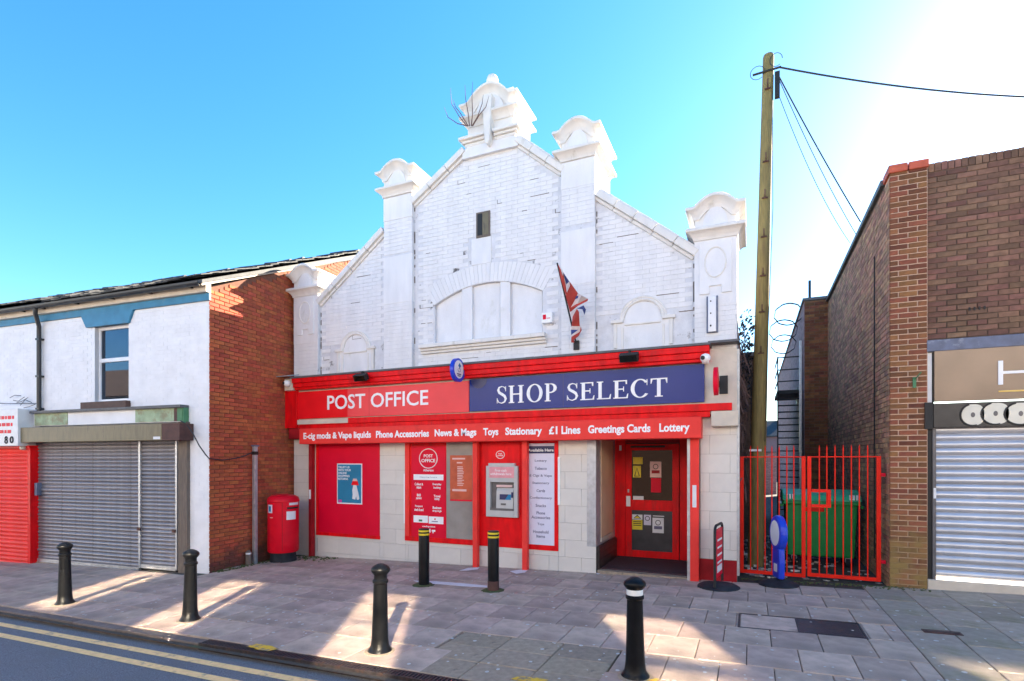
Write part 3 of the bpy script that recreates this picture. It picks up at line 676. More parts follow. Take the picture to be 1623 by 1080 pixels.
B('door_handle', 'letter_white', dr, DX0 + .02, DX0 + .10, DY - .06, DY - .03, 1.0, 1.2, .004); B('door_lock', 'galv', dr, DX0 + .045, DX0 + .075, DY - .045, DY - .03, 1.27, 1.33); B('door_closer', 'black', dr, DX0 + .1, DX0 + .75, DY - .05, DY - .03, 2.13, 2.17)
B('door_sensor', 'letter_white', po, -2.35, -2.31, DY - .03, DY, 2.08, 2.18)
NOT = [('notice_yellow', 971 + 0, 172, 250, 180, 237), ('notice_yellow', 0, 172, 236, 250, 345), ('notice_pink', 0, 310, 402, 215, 345), ('crimson', 0, 318, 400, 350, 468), ('notice_white', 0, 172, 258, 495, 553), ('notice_yellow', 0, 165, 248, 690, 772), ('notice_white', 0, 165, 248, 645, 690), ('lilac', 0, 260, 318, 648, 735), ('notice_white', 0, 330, 422, 672, 800), ('letter_white', 0, 495, 538, 345, 366), ('letter_white', 0, 333, 425, 655, 665)]
for q, (mat, _, xa, xb, ya, yb) in enumerate(NOT):
    yn = DY - .012 if q < 20 else DY
    x0, z1 = P(970 + xa / 5.143, 690 + ya / 5.143, yn); x1, z0 = P(970 + xb / 5.143, 690 + yb / 5.143, yn)
    o = MB().box(x0, x1, yn - .004, yn, z0, z1).build('door_notice', mat, dr)
    if q in (2, 8): B('notice_print', 'grey_text' if q == 8 else 'dull_red', o, x0 + .03, x1 - .03, yn - .006, yn - .004, z0 + (z1 - z0) * .25, z0 + (z1 - z0) * .45); MB().tube([((x0 + x1) / 2 + .045 * math.cos(a), yn - .005, z0 + (z1 - z0) * .68 + .045 * math.sin(a)) for a in [2 * math.pi * i / 16 for i in range(17)]], .006, 4).build('notice_ring', 'black', o)
    if q in (1, 6): 
        MB().prism([(x0 + .02, z0 + .02), (x1 - .02, z0 + .02), ((x0 + x1) / 2, z1 - .005 if q == 6 else z1 - .03)], yn - .0055, yn - .004).build('warning_triangle', 'black', o)
        MB().prism([(x0 + .04, z0 + .03), (x1 - .04, z0 + .03), ((x0 + x1) / 2, z1 - .03 if q == 6 else z1 - .055)], yn - .0065, yn - .0055).build('triangle_fill', 'notice_yellow', o)
    if q == 5:
        for i in range(3): B('notice_print', 'black', o, x0 + .02, x1 - .02, yn - .0055, yn - .004, z1 - .04 - .035 * i, z1 - .025 - .035 * i)
    if q == 7: MB().tube([((x0 + x1) / 2 + .04 * math.cos(a), yn - .005, z0 + (z1 - z0) * .65 + .04 * math.sin(a)) for a in [2 * math.pi * i / 16 for i in range(17)]], .006, 4).build('notice_ring', 'black', o)
# ---- fascia: cornice, rails, awning box -------------------------
fx0, _ = P(450, 640, 8.92); fx1 = P(1160, 640, 8.92)[0]
cor = MB()
for z0, z1, pr in ((3.42, 3.47, .22), (3.47, 3.56, .26), (3.56, 3.66, .30)): cor.box(P(463, 600, 8.8)[0], P(1124, 600, 8.8)[0], YT - pr, YT + .1, z0, z1)
cor = cor.build('cornice', 'red_paint', po, bevel=.008)
B('flashing', 'lead', cor, P(463, 600, 8.8)[0] - .02, P(1124, 600, 8.8)[0] + .02, YT - .33, YT + .12, 3.66, 3.695)
B('fascia_back', 'cream_paint', po, P(468, 640, 8.95)[0], XR - .0, YT - .10, YT + .02, 2.62, 3.62)
B('end_pilaster', 'red_paint', po, P(450, 640, 8.93)[0], P(471, 640, 8.93)[0], YT - .16, YT + .1, 2.60, 3.46, .006)
B('end_bracket', 'dull_red', po, P(458, 690, 8.95)[0], P(476, 690, 8.95)[0], YT - .14, YT + .1, 2.36, 2.595, .01)
rl = MB(); rl.box(P(471, 670, 8.9)[0], P(1160, 650, 8.9)[0], YT - .17, YT, 2.66, 2.775); rl.box(P(471, 670, 8.9)[0], P(1125, 650, 8.9)[0], YT - .13, YT, 2.57, 2.66)
rl = rl.build('lower_rail', 'red_paint', po, bevel=.006)
B('bare_board', 'cream_paint', rl, P(471, 670, 8.9)[0] + .0, P(551, 670, 8.9)[0], YT - .178, YT - .168, 2.67, 2.77)
B('end_block', 'cream_paint', po, P(1127, 665, 8.9)[0], XR + .02, YT - .16, YT + .02, 2.42, 2.655, .006)
B('cornice_return', 'lead', po, P(1122, 545, 8.85)[0], XR + .03, YT - .22, YT + .1, 3.70, 3.735)
YB = 8.76
bx0, bx1 = P(474, 690, YB)[0], P(1111, 680, YB)[0]
ab2 = MB().box(bx0, bx1, YB, YT + .05, 2.235, 2.565).build('awning_box', 'box_red', po, bevel=.012)

# ================================================================ SIGNS ON THE POST OFFICE
YS = 8.95
def board(name, px0, px1, pyt, pyb, y, mat, label, cat='sign', depth=.03, refx=None):
    x0, x1 = P(px0, 600, y)[0], P(px1, 600, y)[0]; rx_ = refx or px0
    z1, z0 = P(rx_, pyt, y)[1], P(rx_, pyb, y)[1]
    t = thing(name, ((x0 + x1) / 2, y, z0), label, cat); MB().box(x0, x1, y, y + depth, z0, z1).build('panel', mat, t, bevel=.003); return t, x0, x1, z0, z1
t, x0, x1, z0, z1 = board('shop_sign', 471, 743.2, 622, 664.5, YS, 'sign_red', 'long red fascia sign lettered POST OFFICE', refx=471)
B('reflect_panel', 'reflect_red', t, P(551, 640, YS)[0], x1 - .002, YS - .0025, YS + .01, z0 + .002, z1 - .002); B('panel_joint', 'dull_red', t, P(585, 640, YS)[0], P(585, 640, YS)[0] + .004, YS - .0035, YS, z0 + .01, z1 - .01)  # right part of the sign: reflections painted as a lighter red
tx0, tx1 = P(519, 640, YS)[0], P(679, 640, YS)[0]
text('POST', tx0, P(579, 640, YS)[0], P(519, 650, YS)[1], P(519, 627.5, YS)[1], YS - .008, 'letter_white', t, off=.012, ext=.008)
text('OFFICE', P(588, 640, YS)[0], tx1, P(588, 646.5, YS)[1], P(588, 623.5, YS)[1], YS - .008, 'letter_white', t, off=.012, ext=.008)
t, x0, x1, z0, z1 = board('shop_sign', 744, 1116.5, 602, 652.5, YS - .02, 'sign_blue', 'long dark blue fascia sign lettered SHOP SELECT in serif capitals', refx=744)
MB().prism([(x0 + .20 + .17 * math.cos(a), z1 - .005 + .17 * math.sin(a)) for a in [math.pi + math.pi * i / 14 for i in range(15)]], YS - .024, YS - .02).build('dark_half_disc', 'navy', t)  # dark half disc hanging from the top edge of the board
B('panel_joint', 'navy', t, P(893, 620, YS)[0], P(893, 620, YS)[0] + .006, YS - .0215, YS - .02, z0 + .01, z1 - .01)
# serif capitals drawn by hand: pieces in a unit-high box
def serif_letter(ch):
    W, th, se, so = .17, .07, .055, .075
    def stem(x): return [[(x, 0), (x + W, 0), (x + W, 1), (x, 1)], [(x - so, 0), (x + W + so, 0), (x + W + so, se), (x - so, se)], [(x - so, 1 - se), (x + W + so, 1 - se), (x + W + so, 1), (x - so, 1)]]
    def ring(cx, rx, ry, ix, iy, a0, a1, n=28, cz=.5):
        o = [(cx + rx * math.cos(a0 + (a1 - a0) * i / n), cz + ry * math.sin(a0 + (a1 - a0) * i / n)) for i in range(n + 1)]
        q = [(cx + ix * math.cos(a0 + (a1 - a0) * i / n), cz + iy * math.sin(a0 + (a1 - a0) * i / n)) for i in range(n + 1)]
        return [[o[i], o[i + 1], q[i + 1], q[i]] for i in range(n)]
    pi = math.pi
    if ch == 'H': return stem(.08) + stem(.63) + [[(.25, .47), (.63, .47), (.63, .54), (.25, .54)]], .95
    if ch == 'O': return ring(.45, .45, .52, .27, .46, 0, 2 * pi, 36), .92
    if ch == 'P': return stem(.08) + ring(.32, .34, .27, .17, .21, -pi / 2, pi / 2, 14, .73) + [[(.25, .94), (.33, .94), (.33, 1), (.25, 1)], [(.25, .46), (.33, .46), (.33, .52), (.25, .52)]], .72
    if ch == 'E': return stem(.08) + [[(.25, .94), (.68, .94), (.68, 1), (.25, 1)], [(.62, .78), (.68, .78), (.68, .94), (.60, .94)], [(.25, .48), (.52, .48), (.52, .545), (.25, .545)], [(.49, .38), (.53, .38), (.53, .65), (.49, .65)], [(.25, 0), (.72, 0), (.72, .06), (.25, .06)], [(.64, .06), (.72, .06), (.74, .25), (.70, .25)]], .76
    if ch == 'L': return stem(.08) + [[(.25, 0), (.70, 0), (.70, .06), (.25, .06)], [(.62, .06), (.70, .06), (.72, .27), (.68, .27)]], .73
    if ch == 'T': return [[(.30, 0), (.47, 0), (.47, 1), (.30, 1)], [(.20, 0), (.57, 0), (.57, se), (.20, se)], [(.0, .94), (.78, .94), (.78, 1), (.0, 1)], [(.0, .94), (.0, .72), (.035, .72), (.09, .94)], [(.69, .94), (.745, .72), (.78, .72), (.78, .94)]], .79
    if ch == 'C': return ring(.46, .46, .52, .28, .46, pi * .22, pi * 1.80, 32) + [[(.76, .66), (.80, .66), (.80, .98), (.76, .98)]], .85
    if ch == 'S':
        pts = [(.52, .80), (.48, .93), (.32, .985), (.16, .93), (.10, .78), (.17, .63), (.33, .53), (.48, .42), (.55, .26), (.48, .09), (.30, .015), (.12, .08), (.06, .23)]
        wd = [.03, .045, .05, .09, .13, .15, .16, .15, .13, .09, .05, .045, .03]; q = []
        for i in range(len(pts) - 1):
            def nrm(k):
                a, b = pts[max(k - 1, 0)], pts[min(k + 1, len(pts) - 1)]; l = math.hypot(b[0] - a[0], b[1] - a[1]); return (-(b[1] - a[1]) / l, (b[0] - a[0]) / l)
            n0, n1 = nrm(i), nrm(i + 1); p0, p1 = pts[i], pts[i + 1]; a0, a1 = wd[i] / 2, wd[i + 1] / 2
            q.append([(p0[0] + n0[0] * a0, p0[1] + n0[1] * a0), (p1[0] + n1[0] * a1, p1[1] + n1[1] * a1), (p1[0] - n1[0] * a1, p1[1] - n1[1] * a1), (p0[0] - n0[0] * a0, p0[1] - n0[1] * a0)])
        q += [[(.52, .70), (.56, .70), (.56, .99), (.53, .99)], [(.02, .02), (.05, .02), (.06, .31), (.02, .31)]]
        return q, .62
def serif_text(s, x0, x1, z0, z1, y, mat, parent):
    tot = 0; lay = []
    for ch in s:
        pcs, adv = serif_letter(ch); lay.append((pcs, tot)); tot += adv + .10
    tot -= .10; f = (x1 - x0) / tot; h = z1 - z0
    for pcs, o in lay:
        mb = MB()
        for i, pc in enumerate(pcs): mb.prism([(x0 + (o + px) * f, z0 + pz * h) for px, pz in pc], y - (i % 5) * .0009, y + .008)
        mb.build('letter', mat, parent)
yl = YS - .03
serif_text('SHOP', P(787, 620, yl)[0], P(884, 620, yl)[0], P(835, 638, yl)[1], P(835, 610, yl)[1], yl, 'letter_white', t)
serif_text('SELECT', P(898, 620, yl)[0], P(1058, 620, yl)[0], P(978, 632, yl)[1], P(978, 603.5, yl)[1], yl, 'letter_white', t)
# lettering on the awning box
for s, a, b in (('E-cig mods & Vape liquids', 481, 588), ('Phone Accessories', 596, 680), ('News & Mags', 689, 755), ('Toys', 766, 790), ('Stationary', 801, 859), ('£1', 870, 883.5), ('Lines', 890, 920), ('Greetings Cards', 932, 1031), ('Lottery', 1045, 1093)):
    x0, x1 = P(a, 690, YB)[0], P(b, 690, YB)[0]; dz = .035 if any(c in s for c in 'gqpy') else 0
    text(s, x0, x1, 2.335 - dz, 2.475, YB - .003, 'letter_white', ab2, off=.033, ext=.003)
# round projecting signs
x, z = P(725, 587, 8.62); t = thing('projecting_sign', (x, 8.72, z - .21), 'round blue and white lottery sign projecting over the POST OFFICE lettering', 'sign')
MB().disc_x(x - .035, x + .035, 8.62, z, .215).build('rim', 'sign_blue_plastic', t, smooth=True)
for sg in (-1, 1):
    f_ = MB().disc_x(x + sg * .037 - .003, x + sg * .037 + .003, 8.61, z + .01, .165).build('face', 'notice_white', t)
    q = x + sg * .042
    MB().prism_x([(8.63, z + .03), (8.58, z + .08), (8.63, z + .13), (8.68, z + .08)], q - .001, q + .001).build('diamond_mark', 'screen_blue', f_)
    MB().tube([(q, 8.56, z - .0), (q, 8.60, z - .04), (q, 8.66, z - .02), (q, 8.64, z + .03), (q, 8.59, z + .02)], .006, 5).build('hand_mark', 'grey_text', f_)
    MB().box(q - .001, q + .001, 8.53, 8.68, z - .09, z - .065).box(q - .001, q + .001, 8.55, 8.66, z - .12, z - .10).build('print', 'grey_text', f_)
B('bracket', 'navy', t, x - .02, x + .02, 8.80, YS + .05, z - .10, z + .08)
x, z = P(1135, 605, 8.62); t = thing('projecting_sign', (x, 8.8, z - .2), 'round red sign projecting edge-on beside the SHOP SELECT board', 'sign')
MB().disc_x(x - .03, x + .03, 8.60, z, .21).build('rim', 'crimson', t, smooth=True)
for sg in (-1, 1): MB().disc_x(x + sg * .031 - .001, x + sg * .031 + .001, 8.60, z, .19).build('face', 'sign_red', t)
B('bracket', 'black', t, x + .03, x + .15, YT - .13, YT - .10, z - .15, z + .13); B('arm', 'black', t, x - .01, x + .03, 8.80, YT - .1, z - .04, z + .04)
# cameras, lights, alarm
def camera_thing(px, py, y, label, onbox):
    x, z = P(px, py, y); t = thing('security_camera', (x, y, z), label, 'camera', 'dome cameras on the shop fascia')
    if onbox:
        B('junction_box', 'cream_paint', t, x - .12, x + .12, y + .04, y + .16, z - .15, z + .11, .006)
        MB().prism_x([(y - .12, z + .13), (y + .2, z + .20), (y + .2, z + .22), (y - .12, z + .15)], x - .2, x + .14).build('rain_hood', 'galv', t)
    else: B('mount', 'letter_white', t, x - .05, x + .05, y + .05, y + .12, z - .07, z + .07, .01)
    MB().lathe([(.0, -.075), (.045, -.06), (.072, -.02), (.075, .02), (.055, .055), (.0, .075)], 0, 0, 16).build('dome', 'letter_white', t, True, True, loc=(0, 0, 0))
    MB().tube([(-.03, -.058, -.002), (-.036, -.078, -.003)], .032, 12).build('lens', 'black', t, True, True)
camera_thing(455, 608, 8.78, 'white dome camera on a cream box at the left end of the red fascia', True)
camera_thing(1118, 568, 8.7, 'white ball camera at the right end of the red fascia', False)
for px, py, lab in ((997, 566, 'black floodlight above the SHOP SELECT board'), (572, 598, 'dark tilted floodlight above the POST OFFICE lettering')):
    x, z = P(px, py, 8.68); t = thing('floodlight', (x, 8.75, z), lab, 'floodlight', 'floodlights on the cornice')
    a = MB(); a.prism_x([(8.60, z + .02), (8.66, z - .09), (8.76, z - .03), (8.70, z + .08)], x - .15, x + .15); a.build('housing', 'black', t, bevel=.008)
    MB().add([(x - .13, 8.597, z + .005), (x + .13, 8.597, z + .005), (x + .13, 8.653, z - .082), (x - .13, 8.653, z - .082)], [(0, 3, 2, 1)]).build('glass', 'glass_dark', t)
    B('bracket', 'black', t, x - .015, x + .015, 8.7, 8.79, z + .02, z + .12)
x, z = P(869, 505, YW); t = thing('alarm_box', (x, YW, z), 'small white alarm box with red logo beside the blind arched window', 'alarm box')
B('casing', 'letter_white', t, x - .10, x + .10, YW - .09, YW - .0, z - .10, z + .09, .012); B('logo', 'crimson', t, x - .07, x - .01, YW - .093, YW - .089, z - .035, z + .05); B('logo_text', 'pink', t, x + .0, x + .07, YW - .093, YW - .089, z - .03, z - .01)
x, z = P(1129, 498, YP); t = thing('wall_plate', (x, YP, z), 'tall pale grey bracket plate with bolt holes on the right hand pier', 'bracket')
B('plate', 'blue_grey', t, x - .085, x + .085, YP - .02, YP - .002, z - .30, z + .28, .004); B('channel', 'shutter_silver', t, x - .06, x + .06, YP - .06, YP - .02, z - .29, z + .27, .006)
for dz in (-.2, -.19, 0, .19): MB().tube([(x - .02, YP - .064, z + dz), (x - .02, YP - .058, z + dz)], .012, 8).build('bolt_hole', 'black', t)
# flag
bx, bz = P(914, 546, YP); tx, tz = P(883, 417, 8.45)
t = thing('flag', (bx, YP, bz), 'faded union flag hanging in folds from a short sloping pole', 'flag')
MB().tube([(bx, YP, bz - .02), (tx, 8.45, tz)], [.016, .013], 8).build('flag_pole', 'black', t, smooth=True)
MB().box(bx - .05, bx + .05, YP - .03, YP, bz - .1, bz + .06).build('wall_bracket', 'black', t)
PT = [('flag_red', [(95, 120), (150, 232), (180, 330), (190, 420), (235, 590), (226, 645), (180, 470), (130, 300)]), ('flag_white', [(112, 130), (160, 225), (188, 330), (182, 470), (160, 330), (140, 230)]), ('flag_blue', [(155, 218), (218, 312), (190, 345), (175, 280)]),
      ('flag_white', [(190, 345), (220, 312), (225, 360), (195, 430)]), ('flag_red', [(220, 312), (312, 440), (270, 520), (236, 592), (182, 470), (195, 430)]), ('flag_white', [(312, 438), (350, 462), (420, 500), (300, 560), (236, 590), (270, 515)]), ('flag_blue', [(275, 465), (358, 472), (262, 512)]),
      ('flag_red', [(420, 498), (414, 522), (310, 575), (228, 645), (218, 600), (300, 552)]), ('flag_blue', [(300, 603), (372, 570), (396, 615), (382, 672), (358, 612)]), ('flag_white', [(228, 640), (300, 600), (255, 690), (246, 740)]), ('flag_red', [(255, 690), (300, 606), (322, 640), (330, 792), (243, 792)]),
      ('flag_white', [(243, 790), (340, 785), (332, 832), (236, 832)]), ('flag_blue', [(236, 830), (318, 832), (238, 888)]), ('flag_white', [(318, 830), (342, 800), (335, 850), (240, 910), (238, 886)]), ('flag_red', [(342, 795), (350, 835), (320, 895), (268, 940), (272, 968), (238, 968), (240, 908), (330, 850)])]
mb = MB()
for i, (mt, pts) in enumerate(PT):
    mi = ['flag_red', 'flag_white', 'flag_blue'].index(mt); vs_ = []
    for (zx, zy) in pts:
        px, py = 870 + zx / 6.756, 400 + zy / 6.756
        f = min(1, max(0, (py - 417) / 125)); y = 8.45 + (YP - .06 - 8.45) * f - .05 * math.sin(zx * .045 + zy * .01) - .0025 * i - .03
        X, Z = P(px, py, y); vs_.append((X, y, Z))
    mb.add(vs_, [tuple(range(len(vs_)))], mi)
o = mb.build('cloth', ['flag_red', 'flag_white', 'flag_blue'], t); so = o.modifiers.new('thickness', 'SOLIDIFY'); so.thickness = .003
# buddleia twigs on the apex
t = thing('weed', (-5.0, 9.0, 7.95), 'bare leggy weed sprouting from the ledge under the apex', 'plant')
for pts in ([(740, 200), (728, 185), (716, 165), (714, 140)], [(741, 200), (725, 196), (710, 186), (704, 170)], [(744, 200), (742, 180), (738, 158), (737, 135)], [(747, 200), (749, 180), (748, 155), (749, 130)], [(748, 200), (757, 185), (764, 165), (766, 150)], [(742, 200), (730, 180), (722, 170), (718, 158)], [(749, 200), (760, 182), (770, 170), (775, 152)]):
    pp = [(P(px, py, 8.95 - .04 * i)[0], 8.95 - .04 * i, P(px, py, 8.95 - .04 * i)[1]) for i, (px, py) in enumerate(pts)]
    MB().tube(pp, [.011, .009, .007, .003], 5).build('stem', 'twig', t)
# ---- poster, service board, list, cash machine -------------------
x0, z1 = P(534.5, 735, YT - .015); x1, z0 = P(574, 800, YT - .015); y = YT - .02
t = thing('poster', ((x0 + x1) / 2, y, z0), 'blue poster of a white dog under a red lampshade on the blank red window', 'poster')
B('border', 'letter_white', t, x0, x1, y, y + .009, z0, z1); B('print', 'poster_blue', t, x0 + .02, x1 - .02, y - .002, y, z0 + .025, z1 - .02)
wp = x1 - x0; hp = z1 - z0
for i, s in enumerate(('TRUST US', 'WITH YOUR', 'ONLINE', 'SHOPPING', 'RETURNS')):
    text(s, x0 + .035, x0 + .035 + .038 * len(s), z1 - .10 - .062 * i, z1 - .055 - .062 * i, y - .004, 'letter_white', t, off=.02, ext=.001)
def flat(pts, d, nm, mt): MB().prism([(x0 + a * wp, z1 - b * hp) for a, b in pts], y - d, y - d + .001).build(nm, mt, t)
flat([(.66, .53), (.78, .53), (.86, .72), (.90, .86), (.86, .89), (.80, .885), (.77, .80), (.74, .885), (.62, .87), (.64, .76), (.62, .66)], .004, 'dog_print', 'notice_white')
flat([(.66, .37), (.80, .37), (.88, .53), (.58, .53)], .0055, 'shade_print', 'sign_red'); flat([(.66, .37), (.80, .37), (.83, .43), (.63, .43)], .0062, 'shade_top_print', 'notice_pink'); flat([(.06, .90), (.20, .90), (.20, .97), (.06, .97)], .004, 'corner_logo', 'magenta')
x0, x1 = xw(653), xw(707); y = YT - .016; z1, z0 = P(653, 708, y)[1], P(653, 852, y)[1]
t = thing('service_board', ((x0 + x1) / 2, y, z0), 'tall crimson services board with round white emblem beside the frosted pane', 'sign')
B('panel', 'crimson', t, x0, x1, y, y + .012, z0, z1)
xc = (x0 + x1) / 2; ww = x1 - x0
def q(zy): return P(679, 690 + zy / 6, y)[1]
MB().tube([(xc + .205 * math.cos(a), y - .002, q(222) + .19 * math.sin(a)) for a in [2 * math.pi * i / 40 for i in range(41)]], .009, 5).build('ring_emblem', 'letter_white', t)
text('POST', xc - .105, xc + .105, q(212), q(183), y - .003, 'letter_white', t, off=.02, ext=.002); text('OFFICE', xc - .16, xc + .16, q(258), q(226), y - .003, 'letter_white', t, off=.02, ext=.002)
text('Atherton', xc - .12, xc + .12, q(345), q(322), y - .003, 'letter_white', t, off=.02, ext=.002)
B('hours_strip', 'letter_white', t, x0 + .05, x1 - .05, y - .003, y, q(427), q(374)); text('Opening hours', xc - .2, xc + .2, q(408), q(394), y - .005, 'grey_text', t, ext=.001)
for i, (s1, s2) in enumerate((('Collect &', 'return'), ('Bill', 'payment'), ('Passport', 'check & send'))):
    zc = (455, 560, 668)[i]
    for s, xo, w_, zo in ((s1, -.22, .026, 0), (s2, -.22, .021, 32)): text(s, xc + xo - len(s) * w_ / 2 * .85, xc + xo + len(s) * w_ / 2 * .85, q(zc + zo + 25), q(zc + zo), y - .003, 'letter_white', t, off=.025, ext=.002)
for i, (s1, s2) in enumerate((('Everyday', 'banking'), ('Travel', 'money'), ('Business', 'drop & go'))):
    zc = (455, 565, 674)[i]
    for s, xo, w_, zo in ((s1, .20, .029, 0), (s2, .20, .027, 32)): text(s, xc + xo - len(s) * w_ / 2 * .85, xc + xo + len(s) * w_ / 2 * .85, q(zc + zo + 25), q(zc + zo), y - .003, 'letter_white', t, off=.025, ext=.002)
B('logo_box', 'letter_white', t, x0 + .05, xc - .01, y - .003, y, q(835), q(768)); B('logo_box', 'letter_white', t, xc + .01, x1 - .05, y - .003, y, q(840), q(772))
B('logo_mark', 'dark_green', t, xc - .22, xc - .14, y - .004, y - .003, q(824), q(806)); B('logo_mark', 'grey_text', t, xc + .08, xc + .22, y - .004, y - .003, q(822), q(814)); B('logo_mark', 'crimson', t, xc + .14, xc + .17, y - .004, y - .003, q(802), q(788))
text('cashpoint', xc - .14, xc + .16, q(880), q(860), y - .003, 'letter_white', t, off=.02, ext=.002); MB().box(xc + .0, xc + .05, y - .003, y, q(925), q(890)).box(xc + .08, xc + .16, y - .003, y, q(915), q(898)).box(xc + .10, xc + .12, y - .003, y, q(930), q(915)).build('white_marks', 'letter_white', t)
x0, x1 = xw(714), xw(749); y = YT - .014; z1, z0 = P(714, 722, y)[1], P(714, 794, y)[1]
t = thing('window_poster', ((x0 + x1) / 2, y, z0), 'orange red poster of small white text lines on the frosted pane', 'poster')
B('sheet', 'orange_print', t, x0, x1, y - .002, y + .001, z0, z1); B('foot_band', 'crimson', t, x0, x1, y - .004, y - .002, z0, z0 + .03)
for i in range(12): B('text_line', 'notice_pink', t, x0 + .16, x0 + .16 + R.uniform(.10, .15), y - .0035, y - .002, z1 - .23 - .032 * i, z1 - .215 - .032 * i)
for a, b, dz, h in ((.05, .33, .05, .03), (.15, .27, .13, .025), (.05, .36, .65, .04)): B('text_line', 'notice_pink', t, x0 + a, min(x1 - .01, x0 + b), y - .0035, y - .002, z1 - dz - h, z1 - dz)
x0, x1 = xw(837), xw(879); y = YT - .02; z1, z0 = P(858, 703, y)[1], P(858, 864, y)[1]; xc = (x0 + x1) / 2
t = thing('list_board', (xc, y, z0), 'tall white board listing goods under an Available Here heading', 'sign')
B('panel', 'lilac', t, x0, x1, y, y + .012, z0, z1); q2 = lambda zy: P(858, 690 + zy / 5.687, y)[1]
B('heading_band', 'navy', t, x0, x1, y - .003, y, q2(165), q2(98)); text('Available Here', x0 + .01, x1 - .01, q2(148), q2(122), y - .005, 'letter_white', t, off=.02, ext=.002)
for s, zy in (('Lottery', 232), ('Tobacco', 299), ('E Cigs & Vape', 367), ('Stationery', 433), ('Cards', 500), ('Confectionery', 567), ('Snacks', 634), ('Phone', 701), ('Accessories', 741), ('Toys', 804), ('Household', 871), ('Items', 911)):
    hw = len(s) * .0163; text(s, xc - hw, xc + hw, q2(zy + 14), q2(zy - 13), y - .003, 'grey_text', t, off=.014, ext=.002)
x0, z1 = P(771, 736, YT - .08); x1, z0 = P(821, 821, YT - .08); y = YT - .10
t = thing('cash_machine', ((x0 + x1) / 2, y, z0), 'grey cash machine with blue screen built into the red bay', 'cash machine')
w_ = x1 - x0; h_ = z1 - z0; ia, ib, ja, jb = x0 + .085, x1 - .075, z0 + .12, z1 - .33
sr = MB(); sr.box(x0, ia, y, y + .075, z0, z1 - .03); sr.box(ib, x1, y, y + .075, z0, z1 - .03); sr.box(ia, ib, y, y + .075, z0, ja); sr.box(ia, ib, y, y + .075, jb, z1 - .03); sr.box(x0 + .05, x1 - .06, y - .004, y + .075, z1 - .04, z1 + .02)
sr.build('surround', 'atm_grey', t, bevel=.005); B('header', 'pink', t, x0 + .07, x1 - .07, y - .007, y, z1 - .25, z1 - .05)
text('Free cash\nwithdrawals here', x0 + .09, x1 - .12, z1 - .2, z1 - .09, y - .010, 'letter_white', t, ext=.003)
B('recess', 'atm_dark', t, ia, ib, y + .060, y + .064, ja, jb); cs = MB(); cs.prism_x([(y + .06, ja + .02), (y - .0, ja + .04), (y + .02, jb - .16), (y + .06, jb - .10)], ia + .12, ib - .015); cs.build('console', 'atm_grey', t, bevel=.006)
zs0, zs1 = ja + .20, jb - .22; ysf = y + .004
MB().add([(ia + .19, y + .008, zs0), (ib - .06, y + .008, zs0), (ib - .06, y + .014, zs1), (ia + .19, y + .014, zs1)], [(0, 1, 2, 3)]).build('screen', 'screen_blue', t)
MB().add([(ia + .19, y + .006, zs0), (ia + .30, y + .006, zs0), (ia + .37, y + .012, zs1), (ia + .19, y + .012, zs1)], [(0, 1, 2, 3)]).build('screen_dark_half', 'navy', t)
B('keypad', 'atm_dark', t, ia + .22, ib - .16, y - .006, y + .03, ja + .10, ja + .135); B('shelf', 'atm_dark', t, ia, ib, y - .003, y + .03, ja + .0, ja + .04); B('card_slot', 'navy', t, ib - .05, ib - .02, y - .004, y + .03, ja + .24, ja + .34); B('hood_light', 'notice_pink', t, ia + .12, ib - .04, y + .02, y + .03, jb - .09, jb - .05)
xe, ze = P(793, 721, YT - .03)
t2 = thing('oval_emblem', (xe, YT - .03, ze - .08), 'small oval POST OFFICE emblem above the cash machine', 'emblem')
MB().tube([(xe + .085 * math.cos(a), YT - .033, ze + .07 * math.sin(a)) for a in [2 * math.pi * i / 30 for i in range(31)]], .007, 5).build('ring', 'letter_white', t2)
text('POST', xe - .04, xe + .04, ze + .006, ze + .03, YT - .034, 'letter_white', t2, off=.02, ext=.003); text('OFFICE', xe - .06, xe + .06, ze - .03, ze - .004, YT - .034, 'letter_white', t2, off=.02, ext=.003)

# ================================================================ LEFT TERRACE
lt = thing('white_terraced_house', LO, 'white painted terraced house with red brick side wall and shuttered shop', 'building', rz=LA)
xh = PL(64, 600)[0]; xh2 = xh - 13
def lfn(p): return p
def fwall(par, x0, x1, holes=()):
    wl = MB().box(x0, x1, .012, .3, 0, 5.36).build('front_wall', 'house_paint', par, True); return wl
wx0, wx1 = PL(149, 560)[0], PL(203, 560)[0]; wz0, wz1 = PL(176, 636)[1], PL(176, 516)[1]
mb = MB()
for a, b, c0, c1 in ((xh, wx0, 2.35, 5.3), (wx1, -.014, 2.35, 5.3), (wx0, wx1, 2.35, wz0), (wx0, wx1, wz1, 5.3), (-.62, -.014, -.1, 2.35)): mb.box(a, b, .012, .3, c0, c1)
fw = mb.build('front_wall', 'house_paint', lt, True)
def inh(a, b, c0, c1): return not (wx0 - .01 < b and a < wx1 + .01 and wz0 - .16 < c1 and c0 < wz1 + .01)
brick_stuff('painted_bricks', 'house_paint', fw, courses(xh, -.004, 2.95, 5.1, inside=inh, j=.005, jv=.003) + courses(-.6, -.004, 0, 2.95, j=.005, jv=.003), .012, .005, local=True, jit=.0015)
sw = MB().prism_x([(.02, -.1), (9.2, -.1), (9.2, 5.4), (4.6, 7.62), (.02, 5.36)], -.3, -.012).build('side_wall', 'red_joint', lt, True)
def ing(a, b, c0, c1): return c1 < 5.34 + min(a, 9.2 - b) * .49
cs_ = courses(.0, 9.1, -.06, 7.6, inside=ing); cs_.sort(key=lambda b: b[0])
brick_parts('red_brick', lt, cs_[:300], 0, rot=LA + math.pi / 2, org=(LM @ Vector((-.012, 0, 0))))
